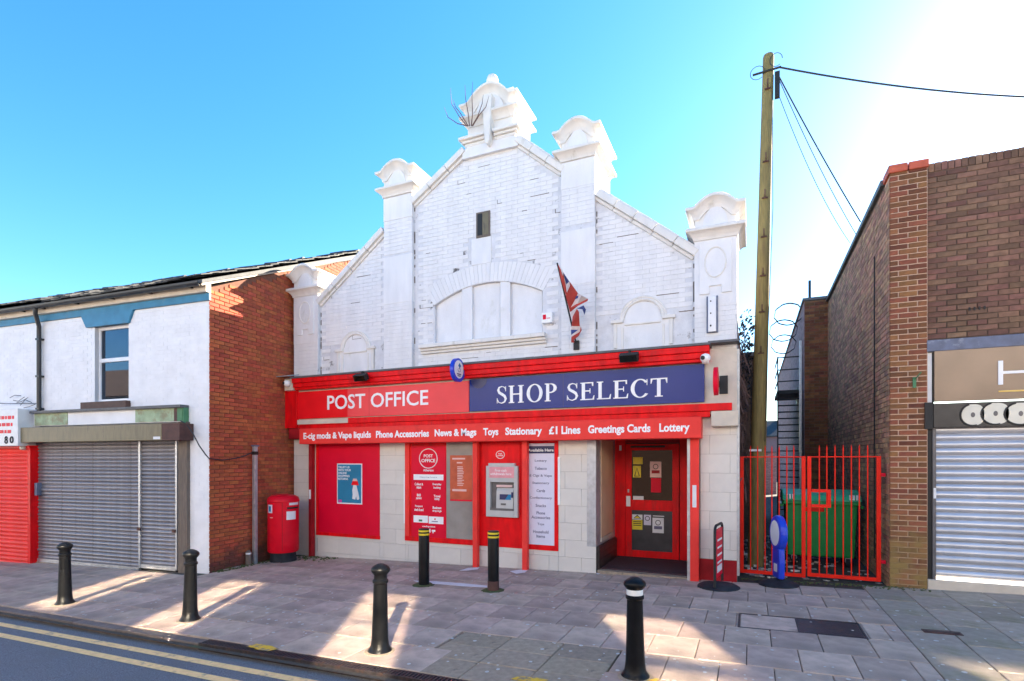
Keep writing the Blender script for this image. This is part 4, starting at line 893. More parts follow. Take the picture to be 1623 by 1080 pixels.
brick_stuff('bricks', 'red_brick', sw, cs_[300:], 0, fn=lambda p: (-.012 - p[1], p[0], p[2]), local=True)
def roof(par, x0, x1, seed):
    rr = random.Random(seed); a = math.atan2(2.24, 4.85); n = 26
    bs = MB().prism_x([(-.24, 5.42), (4.6, 7.62), (9.3, 5.45), (9.3, 5.38), (4.6, 7.5), (-.24, 5.36)], x0, x1).build('roof', 'slate', par, True)
    mb = MB(); L_ = math.hypot(4.84, 2.2); ca, sa = 4.84 / L_, 2.2 / L_
    for i in range(n):
        s0 = L_ * i / n - .03; s1 = s0 + L_ / n + .05; x = x0 - .05 + (.15 if i % 2 else 0)
        while x < x1 + .02:
            b = min(x + .295, x1 + .05); sag = .03 * math.sin(x * .9 + 1) + rr.uniform(-.012, .018); t0 = .03 + sag
            pt = lambda s, o: (-.24 + s * ca - o * sa, 5.42 + s * sa + o * ca)
            q = [pt(s0, t0 + .012), pt(s1, t0 - .0), pt(s1, t0 + .016), pt(s0, t0 + .028)]
            mb.prism_x(q, x, b); x += .30
    o = mb.build('slates', 'slate', bs, True); o['kind'] = 'stuff'
    rd = MB(); x = x0
    while x < x1: rd.tube([(x, 4.6, 7.66 + rr.uniform(-.02, .03)), (min(x + .44, x1), 4.6, 7.66 + rr.uniform(-.02, .03))], .09, 8); x += .45
    rd.build('ridge_tiles', 'slate', bs, True)
roof(lt, xh - .02, .10, 2)
MB().prism_x([(-.2, 5.33), (4.6, 7.50), (4.6, 7.57), (-.2, 5.41)], .0, .045).build('verge_mortar', 'cream_paint', lt, True)
def eaves(par, x0, x1):
    B('fascia_board', 'cream_paint', par, x0, x1, -.10, .01, 5.25, 5.42, local=True)
    B('blue_band', 'blue_paint', par, x0, x1, -.035, .012, 5.11, 5.25, .004, local=True)
    gt = MB(); pr = [(-.22 + .065 * math.cos(a), 5.39 + .065 * math.sin(a)) for a in [math.pi + math.pi * i / 8 for i in range(9)]]
    gt.prism_x(pr + [(y * .86 - .22 * .14, z * 1.0 + .004) for y, z in reversed(pr)], x0, x1); gt = gt.build('gutter', 'gutter_black', par, True)
    x = x1 - .35
    while x > x0: B('gutter_bracket', 'gutter_black', gt, x, x + .04, -.26, -.09, 5.33, 5.36, local=True); x -= 1.05
eaves(lt, xh, .03)
# window
wn = MB(); e = .055
for a, b, c0, c1 in ((wx0, wx0 + e, wz0, wz1), (wx1 - e, wx1, wz0, wz1), (wx0 + e, wx1 - e, wz0, wz0 + e), (wx0 + e, wx1 - e, wz1 - e, wz1), (wx0 + e, wx1 - e, (wz0 + wz1) / 2 + .05, (wz0 + wz1) / 2 + .13)): wn.box(a, b, .09, .16, c0, c1)
wn = wn.build('window_frame', 'upvc', lt, True, bevel=.006); zm = (wz0 + wz1) / 2 + .09
B('pane', 'pane', wn, wx0 + e, wx1 - e, .12, .13, wz0 + e, zm - .04, local=True); B('pane', 'pane', wn, wx0 + e, wx1 - e, .12, .13, zm + .04, wz1 - e, local=True)
B('reveal', 'house_paint', lt, wx0 - .10, wx0, .02, .17, wz0, wz1, local=True)
B('window_sill', 'sill_brown', lt, wx0 - .28, wx1 + .06, -.09, .15, wz0 - .15, wz0 - .01, .01, local=True)
MB().prism([(PL(131, 497)[0], 5.112), (PL(213, 484)[0], 5.112), (PL(206, 505)[0], wz1 - .0), (PL(139, 515)[0], wz1 - .0)], -.04, .06).build('lintel', 'blue_paint', lt, True, bevel=.005)
# downpipe
dx = xh + .06
MB().tube([(dx + .13, -.2, 5.36), (dx + .13, -.2, 5.22), (dx, -.06, 5.0), (dx, -.06, 4.8), (dx, -.06, 2.9)], .042, 10).build('downpipe', 'gutter_black', lt, True, True)
for z in (4.7, 3.9, 3.2): B('pipe_clip', 'gutter_black', lt, dx - .06, dx + .06, -.1, .01, z, z + .04, local=True)
# shopfront: rotten fascia, shutter box, wooden frame, two shutters
f0, f1 = PL(62, 660)[0], PL(297, 660)[0]; zt = PL(200, 651)[1]; zb_ = PL(200, 672)[1]
fs_ = MB().box(f0, f1, -.10, .02, zb_, zt).build('old_fascia', 'house_paint', lt, True)
B('fascia_capping', 'lead', fs_, f0, f1 + .03, -.18, .02, zt, zt + .05, local=True)
for a, b, mt in ((64, 116, 'green_paint'), (223, 288, 'green_paint'), (289, 297, 'dark_green'), (284, 289, 'rust_brown')):
    B('flaking_board', mt, fs_, PL(a, 660)[0], PL(b, 660)[0], -.108 - .004 * R.random(), -.10, zb_ + .01, zt - .005, local=True)
B('fascia_end', 'dark_green', fs_, f1, f1 + .03, -.10, .01, zb_ - .3, zt, local=True)
g0, g1 = PL(29, 685, -.3)[0], PL(284, 685, -.3)[0]; gz1, gz0 = PL(200, 673, -.3)[1], PL(200, 699, -.3)[1]
sbx = MB().box(g0, PL(256, 685, -.3)[0], -.30, .0, gz0, gz1).build('shutter_box', 'olive_metal', lt, True, bevel=.01)
B('shutter_box_end', 'rust_brown', lt, PL(256, 685, -.3)[0], g1, -.295, 0, gz0, gz1, local=True); B('maker_label', 'notice_white', sbx, PL(243, 694, -.3)[0], PL(254, 694, -.3)[0], -.304, -.30, gz0 + .02, gz0 + .07, local=True)
po_x0, po_x1 = PL(283, 800, -.05)[0], PL(297, 800, -.05)[0]
B('frame_post', 'old_wood', lt, po_x0, po_x1, -.06, .02, -.05, zb_, .005, local=True)
def shutter(par, x0, x1, z0, z1, y, pitch, mat, local=True, bottom='galv', rails=True):
    n = int((z1 - z0) / pitch); pitch = (z1 - z0) / n
    m_ = MB(); k = 6; pts = [(-.018 * math.sin(math.pi * i / k), pitch * i / k * .88) for i in range(k + 1)]
    m_.prism_x([(y_, z_) for y_, z_ in pts] + [(.012, pitch), (.012, 0)], x0, x1)
    me = m_.mesh('shutter_slat', mat, False)
    grp = MB().box(x0, x1, y + .012, y + .03, z0, z1).build('shutter_curtain', mat, par, local)
    for i in range(n): put('shutter_slat', me, grp, local, loc=(0, y + R.uniform(-.004, .004), z0 + pitch * i)).rotation_euler = (R.uniform(-.05, .05), 0, R.uniform(-.0012, .0012))
    return grp
s0, s1, s2 = PL(56, 800)[0], PL(223, 800)[0], PL(280, 800)[0]
gzl = .0 + (g(LO.x - 1.5) - LO.z) 
zsh = lambda x: (g(LO.x + x) - LO.z)
shutter(lt, s0, s1 - .02, zsh(s0) + .1, gz0 + .02, .0, .075, 'shutter_grey'); shutter(lt, s1 + .02, s2, zsh(s1) + .1, gz0 + .02, .0, .075, 'shutter_grey')
for xa in (s0 - .04, s1 - .02, s2): B('shutter_rail', 'galv', lt, xa, xa + .05, -.035, .03, zsh(xa) + .02, gz0, local=True)
B('bottom_bar', 'galv', lt, s0, s1 - .02, -.03, .03, zsh(s0) + .02, zsh(s0) + .1, local=True); B('bottom_bar', 'galv', lt, s1 + .03, s2, -.03, .03, zsh(s1) + .02, zsh(s1) + .1, local=True)
for xa in (s1 - .03, s2 - .06): B('shutter_lock', 'rust_brown', lt, xa, xa + .08, -.06, -.03, .72, .78, .004, local=True)
B('threshold', 'slab_old', lt, s0 - .1, po_x1, -.05, .1, -.2, zsh(s0) + .03, local=True)
B('dark_interior', 'black', lt, xh + .02, -.63, .035, .3, -.1, 2.35, local=True)
mb = MB(); p0, p1 = Vector(LM @ Vector((PL(285, 668, -.12)[0], -.12, PL(285, 668, -.12)[1]))), Vector((-9.30, 7.95, 2.06))
cb = thing('loose_cable', p0, 'loose dark cable looping from the shutter box to the grey post', 'cable')
cp = [LM @ Vector((PL(px, py, -.13)[0], -.13, PL(px, py, -.13)[1])) for px, py in ((286, 667), (296, 673), (306, 688), (316, 707), (326, 721))]
zc_ = PL(334, 727, -.04)[1]
cp += [LM @ Vector((.045, -.045, zc_)), LM @ Vector((.045, .25, zc_ - .03)), LM @ Vector((.045, .55, zc_ + .0)), LM @ Vector((.05, .80, zc_ + .06)), p1]
MB().tube(cp, .011, 6).build('cable', 'cable', cb, smooth=True)
# neighbour with the red shutter
nb = thing('red_shuttered_shop', LM @ Vector((xh - 1.5, 0, -.1)), 'white painted shop with a bright red roller shutter at the left edge', 'building', rz=LA)
class _L: pass
WM[nb] = LM @ Matrix.Translation((xh - 1.5, 0, -.1))
def nbl(o):                              # coordinates stay those of the terrace frame
    o.matrix_parent_inverse = (LM.inverted() @ WM[nb]).inverted(); return o
nbk = []
def NB(*a, **k): o = B(*a, **k, local=True); nbl(o); return o
NB('front_wall', 'house_paint', nb, xh2, xh - .004, .012, .3, 2.3, 5.3); NB('ground_floor_wall', 'black', nb, xh - 4.2, xh, .04, .3, -.6, 2.3); NB('lower_wall', 'house_paint', nb, xh2, xh - 4.2, .012, .3, -.6, 2.3)
nbl(brick_stuff('painted_bricks', 'house_paint', nb, courses(xh2, xh - .01, 2.95, 5.1, j=.005, jv=.003), .012, .005, local=True, jit=.0015))
for fnc in (lambda: roof(nb, xh2, xh - .03, 4), lambda: eaves(nb, xh2, xh - .006)):
    before = set(col.objects); fnc()
    for o in set(col.objects) - before:
        if o.parent == nb: nbl(o)
rx1 = PL(47, 800, -.12)[0]; rz1 = PL(25, 711, -.12)[1]; rz0 = zsh(rx1) + .04
before = set(col.objects); shutter(nb, xh - 4.2, rx1, rz0 - .1, rz1, -.12, .085, 'box_red')
for o in set(col.objects) - before:
    if o.parent == nb: nbl(o)
NB('shutter_rail', 'red_paint', nb, rx1, rx1 + .09, -.16, .03, rz0 - .15, rz1 + .03); NB('shutter_head', 'red_paint', nb, xh - 4.2, rx1 + .09, -.18, .03, rz1, rz1 + .06)
NB('meter_box', 'blue_grey', nb, rx1 + .12, rx1 + .2, -.1, .02, 1.35, 1.62)
a0, a1 = PL(-60, 680, -.35)[0], PL(28, 680, -.35)[0]; az1, az0 = PL(20, 648, -.35)[1], PL(20, 707, -.35)[1]
t = thing('box_sign', LM @ Vector(((a0 + a1) / 2, -.3, az0)), 'white box sign with red lines of writing above the red shutter', 'sign', rz=LA)
WM[t] = LM @ Matrix.Translation(((a0 + a1) / 2, -.3, az0)); off = WM[t]
def sg(o): o.matrix_parent_inverse = (LM.inverted() @ off).inverted(); return o
sg(B('casing', 'notice_white', t, a0, a1, -.35, .0, az0, az1, .01, local=True))
h_ = az1 - az0
for i in range(3):
    x = a1 - .12 - .05 * i
    for k in range(6): 
        wd = R.uniform(.05, .14); sg(B('red_writing', 'crimson', t, x - wd, x, -.354, -.349, az1 - .22 - .15 * i, az1 - .15 - .15 * i, local=True)); x -= wd + .03
bfo = len(TEXTS); 
t8 = [('8', a1 - .43, a1 - .32), ('0', a1 - .25, a1 - .13)]
for s, xa, xb in t8:
    cxx, czz = (xa + xb) / 2, az0 + .13
    if s == '0': sg(MB().tube([(cxx + .045 * math.cos(q_), -.354, czz + .06 * math.sin(q_)) for q_ in [2 * math.pi * i / 20 for i in range(21)]], .016, 6).build('number', 'black', t, True))
    else:
        sg(MB().tube([(cxx + .035 * math.cos(q_), -.354, czz + .035 + .03 * math.sin(q_)) for q_ in [2 * math.pi * i / 16 for i in range(17)]], .014, 6).build('number', 'black', t, True)); sg(MB().tube([(cxx + .042 * math.cos(q_), -.354, czz - .035 + .036 * math.sin(q_)) for q_ in [2 * math.pi * i / 16 for i in range(17)]], .014, 6).build('number', 'black', t, True))
sg(MB().lathe([(.0, az0 - .09), (.05, az0 - .075), (.06, az0 - .03), (.05, az0)], a1 - .1, -.2, 12).build('lamp', 'cream_paint', t, True, True))
q0 = LM @ Vector((a0, -.12, az1 + .24)); q1 = LM @ Vector((dx, -.05, PL(66, 640)[1] - .0))
t = thing('service_wires', q1, 'tangle of thin wires above the white box sign', 'cable')
MB().tube([q0, q0.lerp(q1, .5) + Vector((0, 0, -.03)), q1], .008, 5).build('wire', 'cable', t)
for i in range(5):
    a = LM @ Vector((a1 - .35 - .12 * i, -.05, az1 + .05 + .06 * i)); MB().tube([a, a + Vector((.2, 0, R.uniform(-.05, .12))), a + Vector((.45, 0, R.uniform(0, .2)))], .007, 4).build('wire', 'cable', t)
# grey post against the side wall
t = thing('galvanised_post', (-9.26, 7.96, -.22), 'slim galvanised post standing against the red brick side wall', 'post')
B('shaft', 'galv', t, -9.30, -9.22, 7.92, 7.99, -.25, 2.17, .006); B('cap', 'blue_grey', t, -9.30, -9.20, 7.90, 8.01, 2.17, 2.20); B('clamp', 'black', t, -9.31, -9.21, 7.91, 8.0, 2.0, 2.07)
t = thing('fence_stub', (-9.28, 7.8, -.22), 'short stub of pale timber beside the galvanised post', 'post')
MB().lathe([(.06, -.24), (.055, -.05), (.05, .05), (.03, .07)], -9.26, 7.80, 8).build('stub', 'old_wood', t); MB().lathe([(.052, -.02), (.054, .03)], -9.26, 7.80, 8).build('pale_band', 'notice_white', t)

# ================================================================ BRICK SHOP ON THE RIGHT
bs = thing('brick_shop', (4.5, 9.5, 0), 'dark brick shop with flat parapet and silver roller shutter right of the alley', 'building')
YR, YPR = 9.50, 9.43; HR = 6.13
MB().box(2.30, 9, YR, YR + .3, 3.44, HR).build('front_wall', 'dark_joint', bs)
pl_ = MB().box(1.863, 2.30, YPR + .012, YR + .3, -.1, HR - .06).build('brick_pier', 'pale_joint', bs)
lst = []; z = .02; i = 0
while z < HR - .08:
    rows_ = ((1.84, 1.955), (1.955, 2.183), (2.183, 2.30)) if i % 2 else ((1.84, 2.07), (2.07, 2.30))
    lst += [(a + .007, b - .007, z + .007, z + .070) for a, b in rows_]; z += .077; i += 1
brick_parts('brown_brick', bs, lst, YPR + .012)
wl = courses(2.305, 8.9, 3.62, HR - .12); wl.sort(key=lambda b: b[0]); n1 = max(0, 300 - len(lst))
brick_parts('dark_brick', bs, wl[:n1], YR); brick_stuff('bricks', 'dark_brick', bs, wl[n1:], YR)
x = 2.32
while x < 5: B('coping_brick', 'dark_brick', bs, x, x + .068, YR - .015, YR + .3, HR - .115 + R.uniform(-.004, .004), HR + R.uniform(0, .008)); x += .077
for a, b in ((1.83, 2.06), (2.075, 2.31)): B('coping_tile', 'red_tile', bs, a, b, YPR - .03, YR + .28, HR - .06, HR + .05, .006)
for i in range(4): B('air_brick_hole', 'black', bs, 2.78 + .055 * i, 2.80 + .055 * i, YR - .02, YR + .01, 3.98, 4.03)
sw2 = MB().box(1.86, 2.2, YR + .3, 16.4, -.1, HR - .06).build('alley_wall', 'dark_joint', bs)
def sfn(p): return (1.86 + p[1], p[0], p[2])
o = brick_stuff('bricks', 'dark_brick', sw2, courses(9.46, 16.4, .0, HR - .1), 0, fn=lambda p: (1.86 + p[1], -p[0], p[2]))
bpy.data.objects.remove(o)
mb = MB()
for a, b, c0, c1 in courses(9.45, 16.4, .0, HR - .1):
    d = .012 + R.uniform(-.003, .003); mb.add([(1.86 - d, a, c0), (1.86 - d, b, c0), (1.86, b, c0), (1.86, a, c0), (1.86 - d, a, c1), (1.86 - d, b, c1), (1.86, b, c1), (1.86, a, c1)], [(4, 5, 1, 0), (5, 6, 2, 1), (7, 4, 0, 3), (7, 6, 5, 4), (0, 1, 2, 3)])
o = mb.build('bricks', 'alley_brick', sw2); o['kind'] = 'stuff'
y = YR
while y < 16.3: B('coping_stone', 'lead', sw2, 1.80, 2.24, y + .3, y + 1.195, HR - .06, HR + .03, .01); y += .9
MB().tube([(1.83, 10.4, .3), (1.83, 10.4, 5.2)], .01, 5).build('expansion_joint', 'black', sw2)
MB().box(2.2, 9, YR + .3, 16.4, HR - .35, HR - .25).build('flat_roof', 'lead', bs)
# shop opening
lz1, lz0 = P(1470, 540, YR - .06)[1], P(1470, 558, YR - .06)[1]
MB().box(2.29, 9, YR - .07, YR + .1, lz0, lz1).build('lintel', 'blue_grey', bs, bevel=.008)
B('side_strip', 'notice_white', bs, 2.31, 2.36, YR - .02, YR + .1, 2.72, lz0 - .01); B('strip_shadow_gap', 'black', bs, 2.365, 2.385, YR - .01, YR + .1, 2.5, lz0 - .01)
gx = P(1480, 660, 9.40)[0]; bz1, bz0 = P(1480, 640, 9.4)[1], P(1480, 678, 9.4)[1]
gb = MB().box(gx, 9, 9.40, YR + .1, bz0, bz1).build('shutter_box', 'graffiti_back', bs, bevel=.005)
B('box_side', 'black', bs, gx - .10, gx - .004, 9.41, YR + .1, bz0 - .02, bz1 + .02)
for i, px in enumerate((1542, 1578, 1618, 1660)):
    xc, zc = P(px, 658, 9.397)[0], (bz0 + bz1) / 2 - .004 + .01 * (i % 2); w_ = .125 + .018 * i
    MB().prism([(xc + w_ * math.copysign(abs(math.cos(a)) ** .7, math.cos(a)), zc + .145 * math.copysign(abs(math.sin(a)) ** .75, math.sin(a))) for a in [2 * math.pi * k / 26 for k in range(26)]], 9.396, 9.3995).build('graffiti_letter', 'graffiti_cream', gb)
    MB().prism([(xc + .024 * math.cos(a), zc + .035 * math.sin(a)) for a in [2 * math.pi * k / 16 for k in range(16)]], 9.394, 9.396).build('graffiti_dot', 'atm_dark', gb)
    MB().tube([(xc + (w_ + .012) * math.cos(a), 9.398, zc + .15 * math.sin(a)) for a in [math.pi * .6 + 1.0 * math.pi * k / 12 for k in range(13)]], .014, 5).build('graffiti_outline', 'black', gb)
shutter(bs, P(1481, 800, 9.52)[0], 6.2, .24, bz0 + .02, 9.50, .098, 'shutter_silver', False)
B('shutter_rail', 'atm_dark', bs, 2.36, P(1481, 800, 9.52)[0], 9.44, 9.56, .2, bz0); B('lock_plate', 'notice_white', bs, 2.37, 2.40, 9.435, 9.44, 1.35, 1.5)
B('dark_jamb', 'black', bs, 2.30, 2.36, 9.46, 9.6, .0, bz0 + .1); B('shop_sill', 'cream_paint', bs, 2.30, 6.5, 9.42, 9.8, -.05, .20, .01)
x0 = P(1481, 600, 9.44)[0]; z1, z0 = P(1481, 557, 9.44)[1], P(1481, 637, 9.44)[1]
t = thing('shop_sign', (3.5, 9.44, z0), 'bronze coloured shop sign with a tall white letter H above the silver shutter', 'sign')
B('panel', 'gold_board', t, x0, 5.6, 9.44, 9.5, z0, z1, .004)
hx = P(1586, 600, 9.43)[0]; hz1, hz0 = P(1586, 572, 9.43)[1], P(1586, 610, 9.43)[1]
MB().box(hx - .025, hx + .025, 9.425, 9.44, hz0, hz1).box(hx + .55, hx + .60, 9.425, 9.44, hz0, hz1).box(hx + .025, hx + .55, 9.426, 9.44, (hz0 + hz1) / 2 - .018, (hz0 + hz1) / 2 + .018).build('letter', 'letter_white', t)
B('gold_line', 'gold', t, hx - .02, 5.2, 9.432, 9.44, hz0 - .10, hz0 - .08)
x, z = P(1449, 605, YPR); t = thing('wall_hook', (x, YPR, z), 'small green metal bracket on the brown brick pier', 'bracket')
B('plate', 'dark_green', t, x - .02, x + .02, YPR - .02, YPR + .0, z - .09, z + .06); MB().tube([(x, YPR - .02, z + .03), (x + .02, YPR - .08, z + .06), (x + .06, YPR - .1, z + .12)], .009, 5).build('hook', 'dark_green', t)

# ================================================================ ALLEY
rb = thing('rear_brick_block', (1.6, 16.4, 0), 'rear brick block with lean-to gable standing behind the alley wall', 'building')
MB().prism_x([(16.4, -.2), (32, -.2), (32, 6.15), (16.4, 6.15)], 1.31, 1.9).build('wall', 'dark_joint', rb)
mb = MB()
for a, b, c0, c1 in courses(16.42, 32, 0, 6.15, bl=.30): mb.add([(1.298, a, c0), (1.298, b, c0), (1.31, b, c0), (1.31, a, c0), (1.298, a, c1), (1.298, b, c1), (1.31, b, c1), (1.31, a, c1)], [(4, 5, 1, 0), (5, 6, 2, 1), (7, 4, 0, 3), (7, 6, 5, 4), (0, 1, 2, 3)])
o = mb.build('bricks', 'pink_brick', rb); o['kind'] = 'stuff'
brick_stuff('front_bricks', 'brown_brick', rb, courses(1.31, 1.86, .0, 6.12), 16.4)
B('roof_edge', 'lead', rb, 1.26, 1.9, 16.35, 32, 6.15, 6.22); B('pipe', 'galv', rb, 1.22, 1.28, 16.9, 16.98, .2, 5.2); B('small_window', 'black', rb, 1.285, 1.30, 18.5, 19.2, 3.6, 4.1)
B('roof_vent', 'black', rb, 1.42, 1.48, 16.6, 16.7, 6.2, 6.75)
fe = thing('metal_stair', (.95, 17.4, 0), 'black metal fire escape stair and landing on the rear alley wall', 'stair')
B('landing', 'black', fe, .68, 1.29, 17.2, 19.2, 3.78, 3.88)
for xx in (.68, 1.25): B('post', 'black', fe, xx, xx + .035, 17.2, 17.235, -.1, 4.85)
for zz_ in (4.12, 4.45, 4.8): B('rail', 'black', fe, .715, 1.25, 17.2, 17.23, zz_, zz_ + .03); B('rail', 'black', fe, .68, .71, 17.24, 19.2, zz_ + .001, zz_ + .03)
for i in range(20): B('tread', 'black', fe, .715, 1.25, 17.16, 17.30, .1 + .185 * i, .13 + .185 * i)
rw = thing('razor_wire', (1.1, 17.5, 6.2), 'coils of razor wire above the rear block of the alley', 'wire')
for k, (cx_, cz_, r_) in enumerate(((1.22, 6.05, .36), (1.10, 5.65, .36), (1.12, 5.3, .32))):
    MB().tube([(cx_ - .25 + r_ * math.cos(a) + .015 * math.sin(a * 9), 17.2 + .25 * k + .05 * a / 6.28, cz_ + r_ * .85 * math.sin(a)) for a in [6.283 * 3 * i / 90 for i in range(91)]], .008, 4).build('coil', 'iron', rw)
an = thing('rear_annex', (-.3, 15.5, 0), 'dark rear annex with ragged roof edge behind the post office flank', 'building')
B('wall', 'dark_joint', an, -3, .02, 14.0, 21, -.1, 4.35); brick_stuff('bricks', 'dark_brick', an, courses(14.0, 21, 0, 4.3), 0, fn=alleyfn(.02)); B('roof_edge', 'lead', an, -3, .10, 13.95, 21, 4.35, 4.45)
ss = thing('alley_scrap_ivy', (-.1, 11, 2), 'dark dead creeper and wire mesh clinging to the shop flank beside the pole', 'creeper')
rr = random.Random(8); mb = MB()
for i in range(130):
    y = rr.uniform(9.6, 13.8); z = rr.uniform(1.4, 4.3); p = Vector((-.2, y, z)); pts = [p]
    for k in range(4): p = p + Vector((rr.uniform(-.01, .06), rr.uniform(-.12, .12), rr.uniform(-.22, .08))); p.x = max(-.19, min(.10, p.x)); pts.append(p.copy())
    mb.tube(pts, .008, 4)
mb.build('stems', 'twig', ss); mb = MB()
for i in range(420):
    y = rr.uniform(9.7, 14); z = 4.45 - abs(rr.gauss(0, .55)); s_ = rr.uniform(.02, .05); c_ = Vector((rr.uniform(-.2, .0) + .12 * max(0, z - 3.9), y, z)); n_ = Vector((rr.gauss(0, 1), rr.gauss(0, 1), rr.gauss(0, 1))).normalized(); a_ = n_.orthogonal().normalized() * s_; b_ = n_.cross(a_)
    mb.add([c_ - a_, c_ + b_ * .5, c_ + a_, c_ - b_ * .5], [(0, 1, 2, 3)])
o = mb.build('dead_leaves', 'rubber', ss); o['kind'] = 'stuff'
cm = MB()
for k in range(8):
    y = 11.4 + .12 * k; cm.tube([(.02 + .03 * math.sin(i * 1.3 + k), y + .05 * math.sin(i * 2.1), 3.7 - .16 * i) for i in range(13)], .006, 4)
cm.build('wire_mesh', 'cable', ss)
yw_ = thing('yard_wall', (0, 34, 0), 'low brick yard wall closing the far end of the alley', 'wall'); B('wall', 'dark_joint', yw_, -6, 1.3, 33.5, 33.8, -.2, 2.3); brick_stuff('bricks', 'pink_brick', yw_, courses(-6, 1.3, 0, 2.3), 33.5); B('coping', 'lead', yw_, -6, 1.3, 33.45, 33.85, 2.3, 2.36)
dh = thing('distant_house', (3, 62, 0), 'distant brick house with grey roof glimpsed at the end of the alley', 'building')
B('wall', 'pink_brick', dh, -1, 9, 60, 66, -.2, 4.2)
MB().prism([(-1.3, 4.2), (9.3, 4.2), (9.3, 4.3), (-1.3, 4.3)], 59.7, 66).build('eaves', 'slate', dh)
MB().prism_x([(59.7, 4.3), (63, 6.0), (66.3, 4.3)], -1.3, 9.3).build('roof', 'slate', dh); B('chimney', 'red_brick', dh, 2.5, 3.2, 62.6, 63.4, 5.6, 6.9)
B('window', 'glass_dark', dh, 3.2, 4.3, 59.95, 60.02, 2.0, 3.4)
lo = thing('alley_litter', (.8, 11, 0), 'scattered rubbish and rubble on the alley floor behind the gate', 'rubbish'); mb = MB()
for i in range(420):
    x, y = rr.uniform(-.15, 1.8), rr.uniform(9.7, 15); s_ = rr.uniform(.012, .05); a = rr.uniform(0, 3); h_ = rr.uniform(.01, .05)
    mb.slab_xy([(x + s_ * math.cos(a + k * 1.57) * (1 + .5 * (k % 2)), y + s_ * math.sin(a + k * 1.57)) for k in range(4)], lambda q: -.03 + .01 * q, h_)
o = mb.build('rubble', 'litter', lo); o['kind'] = 'stuff'
# gate leaves
YG = 9.62
def gate_leaf(xa, xb, label, lockbox):
    t = thing('gate_leaf', ((xa + xb) / 2, YG, .04), label, 'gate', 'leaves of the red alley gate')
    z0, z1 = g(xa) + .05, 1.955
    for x in ((xa, xa + .055), (xb - .055, xb)): B('stile', 'gate_red', t, x[0], x[1], YG - .025, YG + .025, z0, z1, .003)
    B('bottom_rail', 'gate_red', t, xa + .055, xb - .055, YG - .02, YG + .02, z0, z0 + .055, .003); B('top_rail', 'gate_red', t, xa + .055, xb - .055, YG - .02, YG + .02, z1 - .018, z1 - .002, .002)
    n = 7
    for i in range(n):
        x = xa + .055 + (xb - xa - .11) * (i + 1) / (n + 1) + R.uniform(-.004, .004)
        MB().tube([(x, YG, z0 + .05), (x, YG, z1 + .12), (x, YG, z1 + .175)], [.009, .009, .002], 8).build('bar', 'gate_red', t, smooth=True)
    if lockbox:
        za, zb = 1.16, 1.44; xr = xa + .06
        mb = MB(); mb.box(xr, xr + .26, YG - .03, YG + .03, zb - .045, zb); mb.box(xr, xr + .26, YG - .03, YG + .03, za, za + .045); mb.box(xr + .215, xr + .26, YG - .03, YG + .03, za + .045, zb - .045); mb.build('lock_frame', 'gate_red', t)
    for z in (.35, 1.65): B('hinge', 'crimson', t, *((xa - .06, xa) if not lockbox else (xb, xb + .06)), YG - .015, YG + .02, z, z + .05)
gm_ = P(1278, 800, YG)[0]; gate_leaf(P(1173, 800, YG)[0], gm_ - .012, 'left leaf of the red barred alley gate before the wooden pole', False); gate_leaf(gm_ + .012, P(1396, 800, YG)[0], 'right leaf of the red barred alley gate with the square lock frame', True)
# bin
bxc, byc = 1.13, 11.35
t = thing('wheeled_bin', (bxc, byc, 0), 'large green four wheeled waste bin behind the red gate', 'bin')
mb = MB(); a, b, c_, d = .52, .56, .33, .40
mb.add([(bxc - a, byc - c_, .17), (bxc + a, byc - c_, .17), (bxc + a, byc + c_, .17), (bxc - a, byc + c_, .17), (bxc - b, byc - d, 1.16), (bxc + b, byc - d, 1.16), (bxc + b, byc + d, 1.16), (bxc - b, byc + d, 1.16)], [(3, 2, 1, 0), (0, 1, 5, 4), (1, 2, 6, 5), (2, 3, 7, 6), (3, 0, 4, 7), (4, 5, 6, 7)]); mb.build('body', 'bin_green', t, bevel=.03)
B('rim', 'bin_green', t, bxc - .60, bxc + .60, byc - .45, byc + .45, 1.10, 1.17, .02)
MB().prism_x([(byc - .46, 1.17), (byc - .40, 1.27), (byc, 1.36), (byc + .42, 1.30), (byc + .46, 1.17)], bxc - .61, bxc + .61).build('lid', 'bin_lid', t, bevel=.02)
for sx in (-1, 1):
    for k in range(3): B('lid_stripe', 'letter_white', t, bxc + sx * (.44 + .05 * k) - .014, bxc + sx * (.44 + .05 * k) + .014, byc - .455, byc - .40, 1.20, 1.285)
    B('handle', 'bin_green', t, bxc + sx * .62 - .03, bxc + sx * .62 + .03, byc - .35, byc + .35, 1.05, 1.10, .01)
    for sy in (-1, 1): MB().tube([(bxc + sx * .42 - .03, byc + sy * .28, .085), (bxc + sx * .42 + .03, byc + sy * .28, .085)], .085, 14).build('wheel', 'rubber', t, smooth=True); B('castor', 'galv', t, bxc + sx * .42 - .04, bxc + sx * .42 + .04, byc + sy * .28 - .03, byc + sy * .28 + .03, .1, .18)
B('print', 'gate_red', t, bxc - .25, bxc + .05, byc - .395, byc - .37, .98, 1.05)
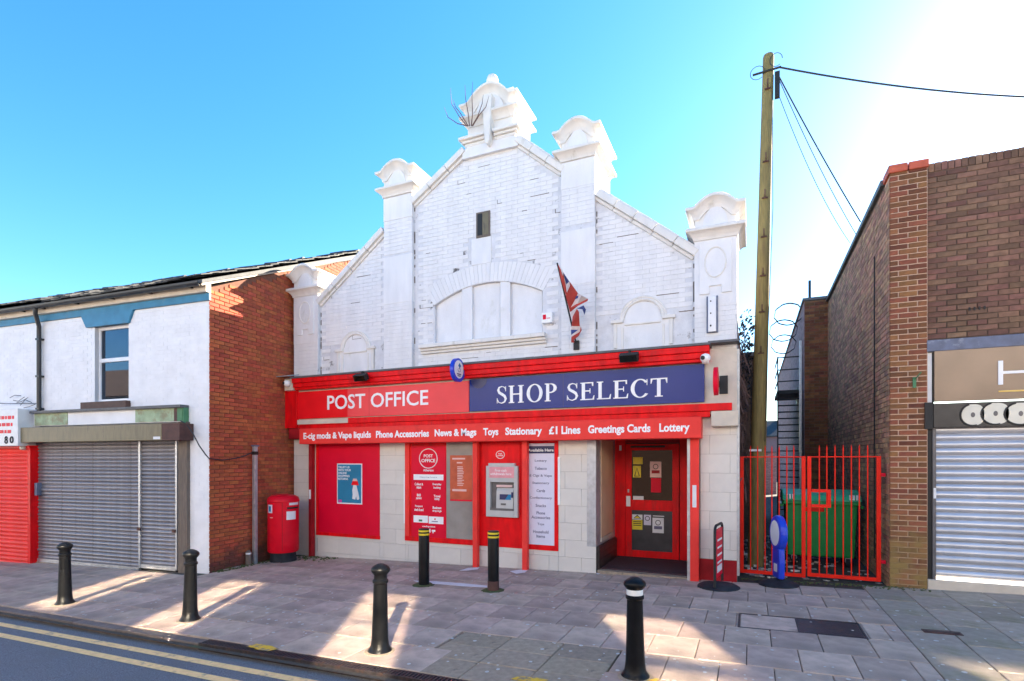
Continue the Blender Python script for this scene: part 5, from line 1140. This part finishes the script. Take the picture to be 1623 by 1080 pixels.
# pole and cables
pb = Vector((.07, 10.75, -.05)); pt_ = Vector((P(1218, 88, 10.75)[0], 10.75, P(1218, 88, 10.75)[1]))
t = thing('telegraph_pole', pb, 'leaning wooden telegraph pole rising from the alley behind the gate', 'pole')
MB().tube([pb, pb.lerp(pt_, .3), pb.lerp(pt_, .7), pt_ + Vector((0, 0, -.05)), pt_], [.140, .128, .106, .094, .082], 14).build('shaft', 'wood_pole', t, smooth=True)
for i, f in enumerate((.42, .50, .57, .645, .72, .79, .93)):
    p = pb.lerp(pt_, f); yo = -.13; m_ = MB(); m_.tube([p + Vector((0, yo + .02, 0)), p + Vector((0, yo - .08, .01)), p + Vector((0, yo - .09, .09))], .011, 5); m_.box(p.x - .05, p.x + .05, p.y + yo - .005, p.y + yo + .02, p.z - .03, p.z - .01); m_.build('step_iron', 'rust_brown', t)
tp = pt_ + Vector((.12, -.05, -.28))
B('junction_box', 'black', t, tp.x - .02, tp.x + .06, tp.y - .04, tp.y + .04, tp.z - .55, tp.z - .1); MB().tube([pt_ + Vector((-.26, -.1, -.35)), pt_ + Vector((.2, -.1, -.33))], .018, 6).build('crossbolt', 'black', t)
for k in range(2): MB().tube([tp + Vector((.1 * math.cos(a) * (1 + .2 * k) - .1 * (k % 2) * 3, -.05, .12 * math.sin(a) - .15 * k + .1)) for a in [6.28 * i / 14 for i in range(13)]], .006, 4).build('wire_loop', 'cable', t)
B('ties', 'notice_white', t, pb.x - .1, pb.x + .1, 10.58, 10.60, 2.05, 2.09)
def cable(a, b, sag, r, label):
    t = thing('overhead_cable', a, label, 'cable', 'cables from the telegraph pole'); MB().tube([a.lerp(b, i / 16) + Vector((0, 0, -sag * 4 * (i / 16) * (1 - i / 16))) for i in range(17)], r, 5).build('wire', 'cable', t, smooth=True)
def PV(px, py, Y): X, Z = P(px, py, Y); return Vector((X, Y, Z))
cable(PV(1236, 107, 10.7), PV(1700, 156, 13.5), .12, .016, 'thick cable running from the pole top off to the right')
cable(PV(1235, 122, 10.7), PV(1364, 352, 12.5), .05, .012, 'darkest of the cables dropping from the pole to the brick shop wall')
cable(PV(1233, 122, 10.7), PV(1357, 372, 12.5), .12, .007, 'thin middle cable dropping from the pole to the brick shop wall')
cable(PV(1232, 145, 10.7), PV(1347, 385, 13.2), .22, .006, 'lowest thin cable dropping from the pole to the brick shop wall')
MB().tube([PV(1224, 150, 10.6), PV(1225, 330, 10.6), PV(1216, 560, 10.6), PV(1212, 700, 10.6)], .006, 5).build('down_lead', 'cable', t)

# ================================================================ STREET FURNITURE
prof = [(.125, -.02), (.125, .012), (.112, .03), (.095, .06), (.085, .14), (.078, .35), (.070, .66), (.070, .70), (.081, .712), (.081, .735), (.068, .748), (.068, .79), (.086, .812), (.098, .832), (.098, .85), (.088, .868), (.062, .888), (.03, .903), (.006, .907)]
proto = None
bl = [(103, 957, 'cast iron bollard standing before the grey shutter, furthest left of the row', 0), (301, 983, 'cast iron bollard before the white corner of the terraced house', 0), (602, 1032, 'sunlit cast iron bollard between the drain and the blank red window', 0), (1007, 1072, 'cast iron bollard with a white band round its neck, nearest the camera', 1)]
for i, (px, py, lab, wb) in enumerate(bl):
    x, y = G(px, py)
    if proto is None:
        proto = thing('bollard', (0, 0, 0), lab, 'bollard', 'cast iron bollards along the kerb')
        MB().lathe(prof, 0, 0, 24).build('shaft', 'black_paint', proto, True, True)
        MB().lathe([(.16, -.03), (.155, .004), (.13, .008)], 0, 0, 18).build('mortar_collar', 'slab_old', proto, True); t = proto
    else: t = copy_tree(proto); t['label'] = lab
    t.location = (x, y, g(x)); t.rotation_euler = (R.uniform(-.012, .012), R.uniform(-.012, .012), R.uniform(0, 6)); t.scale = (1, 1, (1.0, 1.0, 1.0, .97)[i])
    if wb: MB().lathe([(.0722, .745), (.0722, .80)], 0, 0, 24).build('white_band', 'white_band', t, True, True)
for i, (px, py, lab) in enumerate(((672, 927, 'black post with yellow bands, left of the pair before the cash machine'), (782, 936, 'black post with yellow bands and rusty foot, right of the pair'))):
    x, y = G(px, py); t = thing('guard_post', (x, y, g(x)), lab, 'bollard', 'black posts with yellow bands')
    MB().lathe([(.086, -.02), (.086, .885), (.080, .90), (.0, .905)], 0, 0, 24).build('tube', 'black_paint', t, True, True)
    for z in (.80, .855): MB().lathe([(.0875, z), (.0875, z + .028)], 0, 0, 24).build('yellow_band', 'yellow_band', t, True, True)
    if i: MB().lathe([(.0868, -.01), (.0868, .10), (.0864, .15)], 0, 0, 24).build('rusty_foot', 'rust_brown', t, True, True)
    MB().lathe([(.2, -.01), (.17, .006), (.09, .012)], 0, 0, 9).build('moss_ring', 'moss', t, True)
# letter box
x, y = G(449, 889); zl = g(x)
t = thing('letter_box', (x, y, zl), 'round red letter box on a black base against the tiled shop corner', 'letter box')
RB = .305
MB().lathe([(.255, -.03), (.26, .02), (.25, .17), (.27, .20)], 0, 0, 32).build('base', 'rubber', t, True, True)
MB().lathe([(.29, .20), (RB, .23), (RB, 1.23), (RB + .012, 1.24), (RB + .012, 1.27), (RB - .01, 1.33), (.23, 1.37), (.1, 1.39), (.0, 1.395)], 0, 0, 40).build('body', 'post_red', t, True, True)
def arc(a0, a1, z0, z1, r, th=.006):
    n = 10; A = [math.radians(a0 + (a1 - a0) * i / n) for i in range(n + 1)]; mb = MB(); vs_ = []
    for rr_ in (r, r + th):
        for z in (z0, z1): vs_ += [(rr_ * math.cos(a), rr_ * math.sin(a), z) for a in A]
    k = n + 1; f = []
    for i in range(n): f += [(2 * k + i, 2 * k + i + 1, 3 * k + i + 1, 3 * k + i), (k + i, k + i + 1, 3 * k + i + 1, 3 * k + i)[::-1], (i, i + 1, 2 * k + i + 1, 2 * k + i)]
    f += [(0, 2 * k, 3 * k, k), (n, k + n, 3 * k + n, 2 * k + n)]; mb.add(vs_, f); return mb
arc(-45, 30, .35, 1.24, RB - .002, .007).build('door', 'post_red', t, True, True)
arc(-48, -46, .25, 1.24, RB - .003, .004).build('door_gap', 'dull_red', t, True)
arc(-30, 22, 1.10, 1.14, RB + .003, .005).build('slot', 'black', t, True); arc(-32, 24, 1.14, 1.165, RB + .0, .022).build('slot_hood', 'post_red', t, True, True)
arc(-32, 6, .88, 1.05, RB + .004, .004).build('collection_plate', 'notice_white', t, True, True); arc(-22, 22, 1.175, 1.225, RB + .004, .003).build('name_strip', 'notice_white', t, True, True)
arc(-112, -86, 1.02, 1.19, RB - .002, .004).build('side_sticker', 'lilac', t, True, True); arc(-106, -92, 1.05, 1.16, RB + .002, .002).build('sticker_print', 'screen_blue', t, True, True); arc(-98, -84, .92, .935, RB - .002, .003).build('small_mark', 'notice_pink', t, True)
# forecourt signs
x, y = G(1139, 931)
t = thing('forecourt_sign', (x, y, g(x)), 'red swinging forecourt sign in a black hoop on a round rubber base', 'sign', rz=math.radians(-8))
MB().lathe([(.30, -.01), (.30, .015), (.26, .04), (.06, .075), (.0, .075)], 0, 0, 32).build('base', 'rubber', t, True, True)
hw = .27; pth = [(0, -hw, .05), (0, -hw, .85)] + [(0, -hw + .1 - .1 * math.cos(a), .85 + .09 * math.sin(a)) for a in [math.pi / 2 * k / 6 for k in range(1, 7)]] + [(0, hw - .1 + .1 * math.sin(a), .85 + .09 * math.cos(a)) for a in [math.pi / 2 * k / 6 for k in range(0, 7)]] + [(0, hw, .05)]
MB().tube(pth, .02, 8).build('hoop', 'black', t, True, True)
MB().box(-.012, .012, -hw + .04, hw - .04, .17, .88).build('panel', 'crimson', t, True, bevel=.005)
for sx in (-1, 1):
    for i in range(4): B('text_line', 'letter_white', t, *sorted((sx * .0125, sx * .0145)), -.15, .17, .70 - .11 * i, .73 - .11 * i, local=True)
    B('white_patch', 'letter_white', t, *sorted((sx * .0125, sx * .0145)), -.17, .17, .24, .34, local=True)
x, y = G(1234, 927)
t = thing('forecourt_sign', (x, y, g(x)), 'blue lottery forecourt sign with a round head on a rubber base before the gate', 'sign', rz=math.radians(18))
MB().lathe([(.28, -.01), (.28, .015), (.25, .035), (.07, .09), (.0, .095)], 0, 0, 32).build('base', 'rubber', t, True, True)
def rbox(pts, w0): return MB().prism_x(pts, -w0, w0)
cz = .78
rbox([(.235 * math.cos(a), cz + .265 * math.sin(a)) for a in [2 * math.pi * i / 30 for i in range(30)]], .055).build('head', 'sign_blue_plastic', t, True, bevel=.03)
rbox([(-.13, .10), (.13, .10), (.15, .35), (.13, .56), (-.13, .56), (-.15, .35)], .045).build('leg_board', 'sign_blue_plastic', t, True, bevel=.025)
for sx in (-1, 1):
    rbox([(.17 * math.cos(a), cz + .19 * math.sin(a)) for a in [2 * math.pi * i / 26 for i in range(26)]], .003).build('white_face', 'notice_white', t, True).location = (sx * .056, 0, 0)
    B('white_label', 'notice_white', t, *sorted((sx * .045, sx * .048)), -.06, .06, .2, .32, local=True)

# ================================================================ ACROSS THE ROAD (unseen, behind the viewpoint; pale front and mirror panes throw light back)
op = thing('opposite_terrace', (0, -4.8, 0), 'unseen terrace across the road, front made pale to bounce light at the post office', 'building')
YO = -4.5
WINS = [(-4.6, 1.0), (-1.75, 1.0), (1.25, 1.05), (4.6, 1.15), (7.9, 1.2)]
mb = MB(); mb.box(-48, -14, YO - .3, YO, -.6, 4.9); xs = [-14] + [q for xc, w_ in WINS for q in (xc - w_ / 2, xc + w_ / 2)] + [30]
for i in range(0, len(xs), 2): mb.box(xs[i], xs[i + 1], YO - .3, YO, -.6, 7.2)
for xc, w_ in WINS: mb.box(xc - w_ / 2, xc + w_ / 2, YO - .3, YO, -.6, 4.4); mb.box(xc - w_ / 2, xc + w_ / 2, YO - .3, YO, 5.95, 7.2)
mb.build('front_wall', 'opp_bounce', op)
for i in range(11): B('shopfront', 'sill_brown' if i % 2 else 'glass_dark', op, -20 + 4.5 * i, -15.6 + 4.5 * i, YO, YO + .06, -.4, 3.7)
for xc, w_ in WINS:
    fr = MB(); fr.box(xc - w_ / 2, xc + w_ / 2, YO - .2, YO - .08, 4.4, 4.46); fr.box(xc - w_ / 2, xc + w_ / 2, YO - .2, YO - .08, 5.89, 5.95); fr = fr.build('window_frame', 'upvc', op)
    for za, zb in ((4.46, 5.15), (5.2, 5.89)):
        o = MB().box(-w_ / 2, w_ / 2, -.01, .01, -(zb - za) / 2, (zb - za) / 2).build('pane', 'mirror_pane', fr, True, loc=(xc, YO - .15, (za + zb) / 2)); o.matrix_parent_inverse = Matrix.Identity(4)
        o.rotation_euler = (R.uniform(-.003, .003), 0, R.uniform(-.007, .007))
MB().prism_x([(YO + .3, 7.2), (YO - 4, 9.4), (YO - 8, 7.2)], -14, 30).build('roof', 'opp_roof', op)
MB().prism_x([(YO + .3, 4.9), (YO - 4, 7.0), (YO - 8, 4.9)], -48, -14).build('lower_roof', 'opp_roof', op)
flush_texts()
for n_ in ('red_paint', 'sign_red', 'box_red', 'crimson', 'post_red', 'gate_red', 'dull_red', 'black_paint', 'rubber'): MATS[n_].node_tree.nodes['Principled BSDF'].inputs['Specular IOR Level'].default_value = .18
cy.use_guiding = True; cy.use_surface_guiding = True; cy.guiding_training_samples = 64
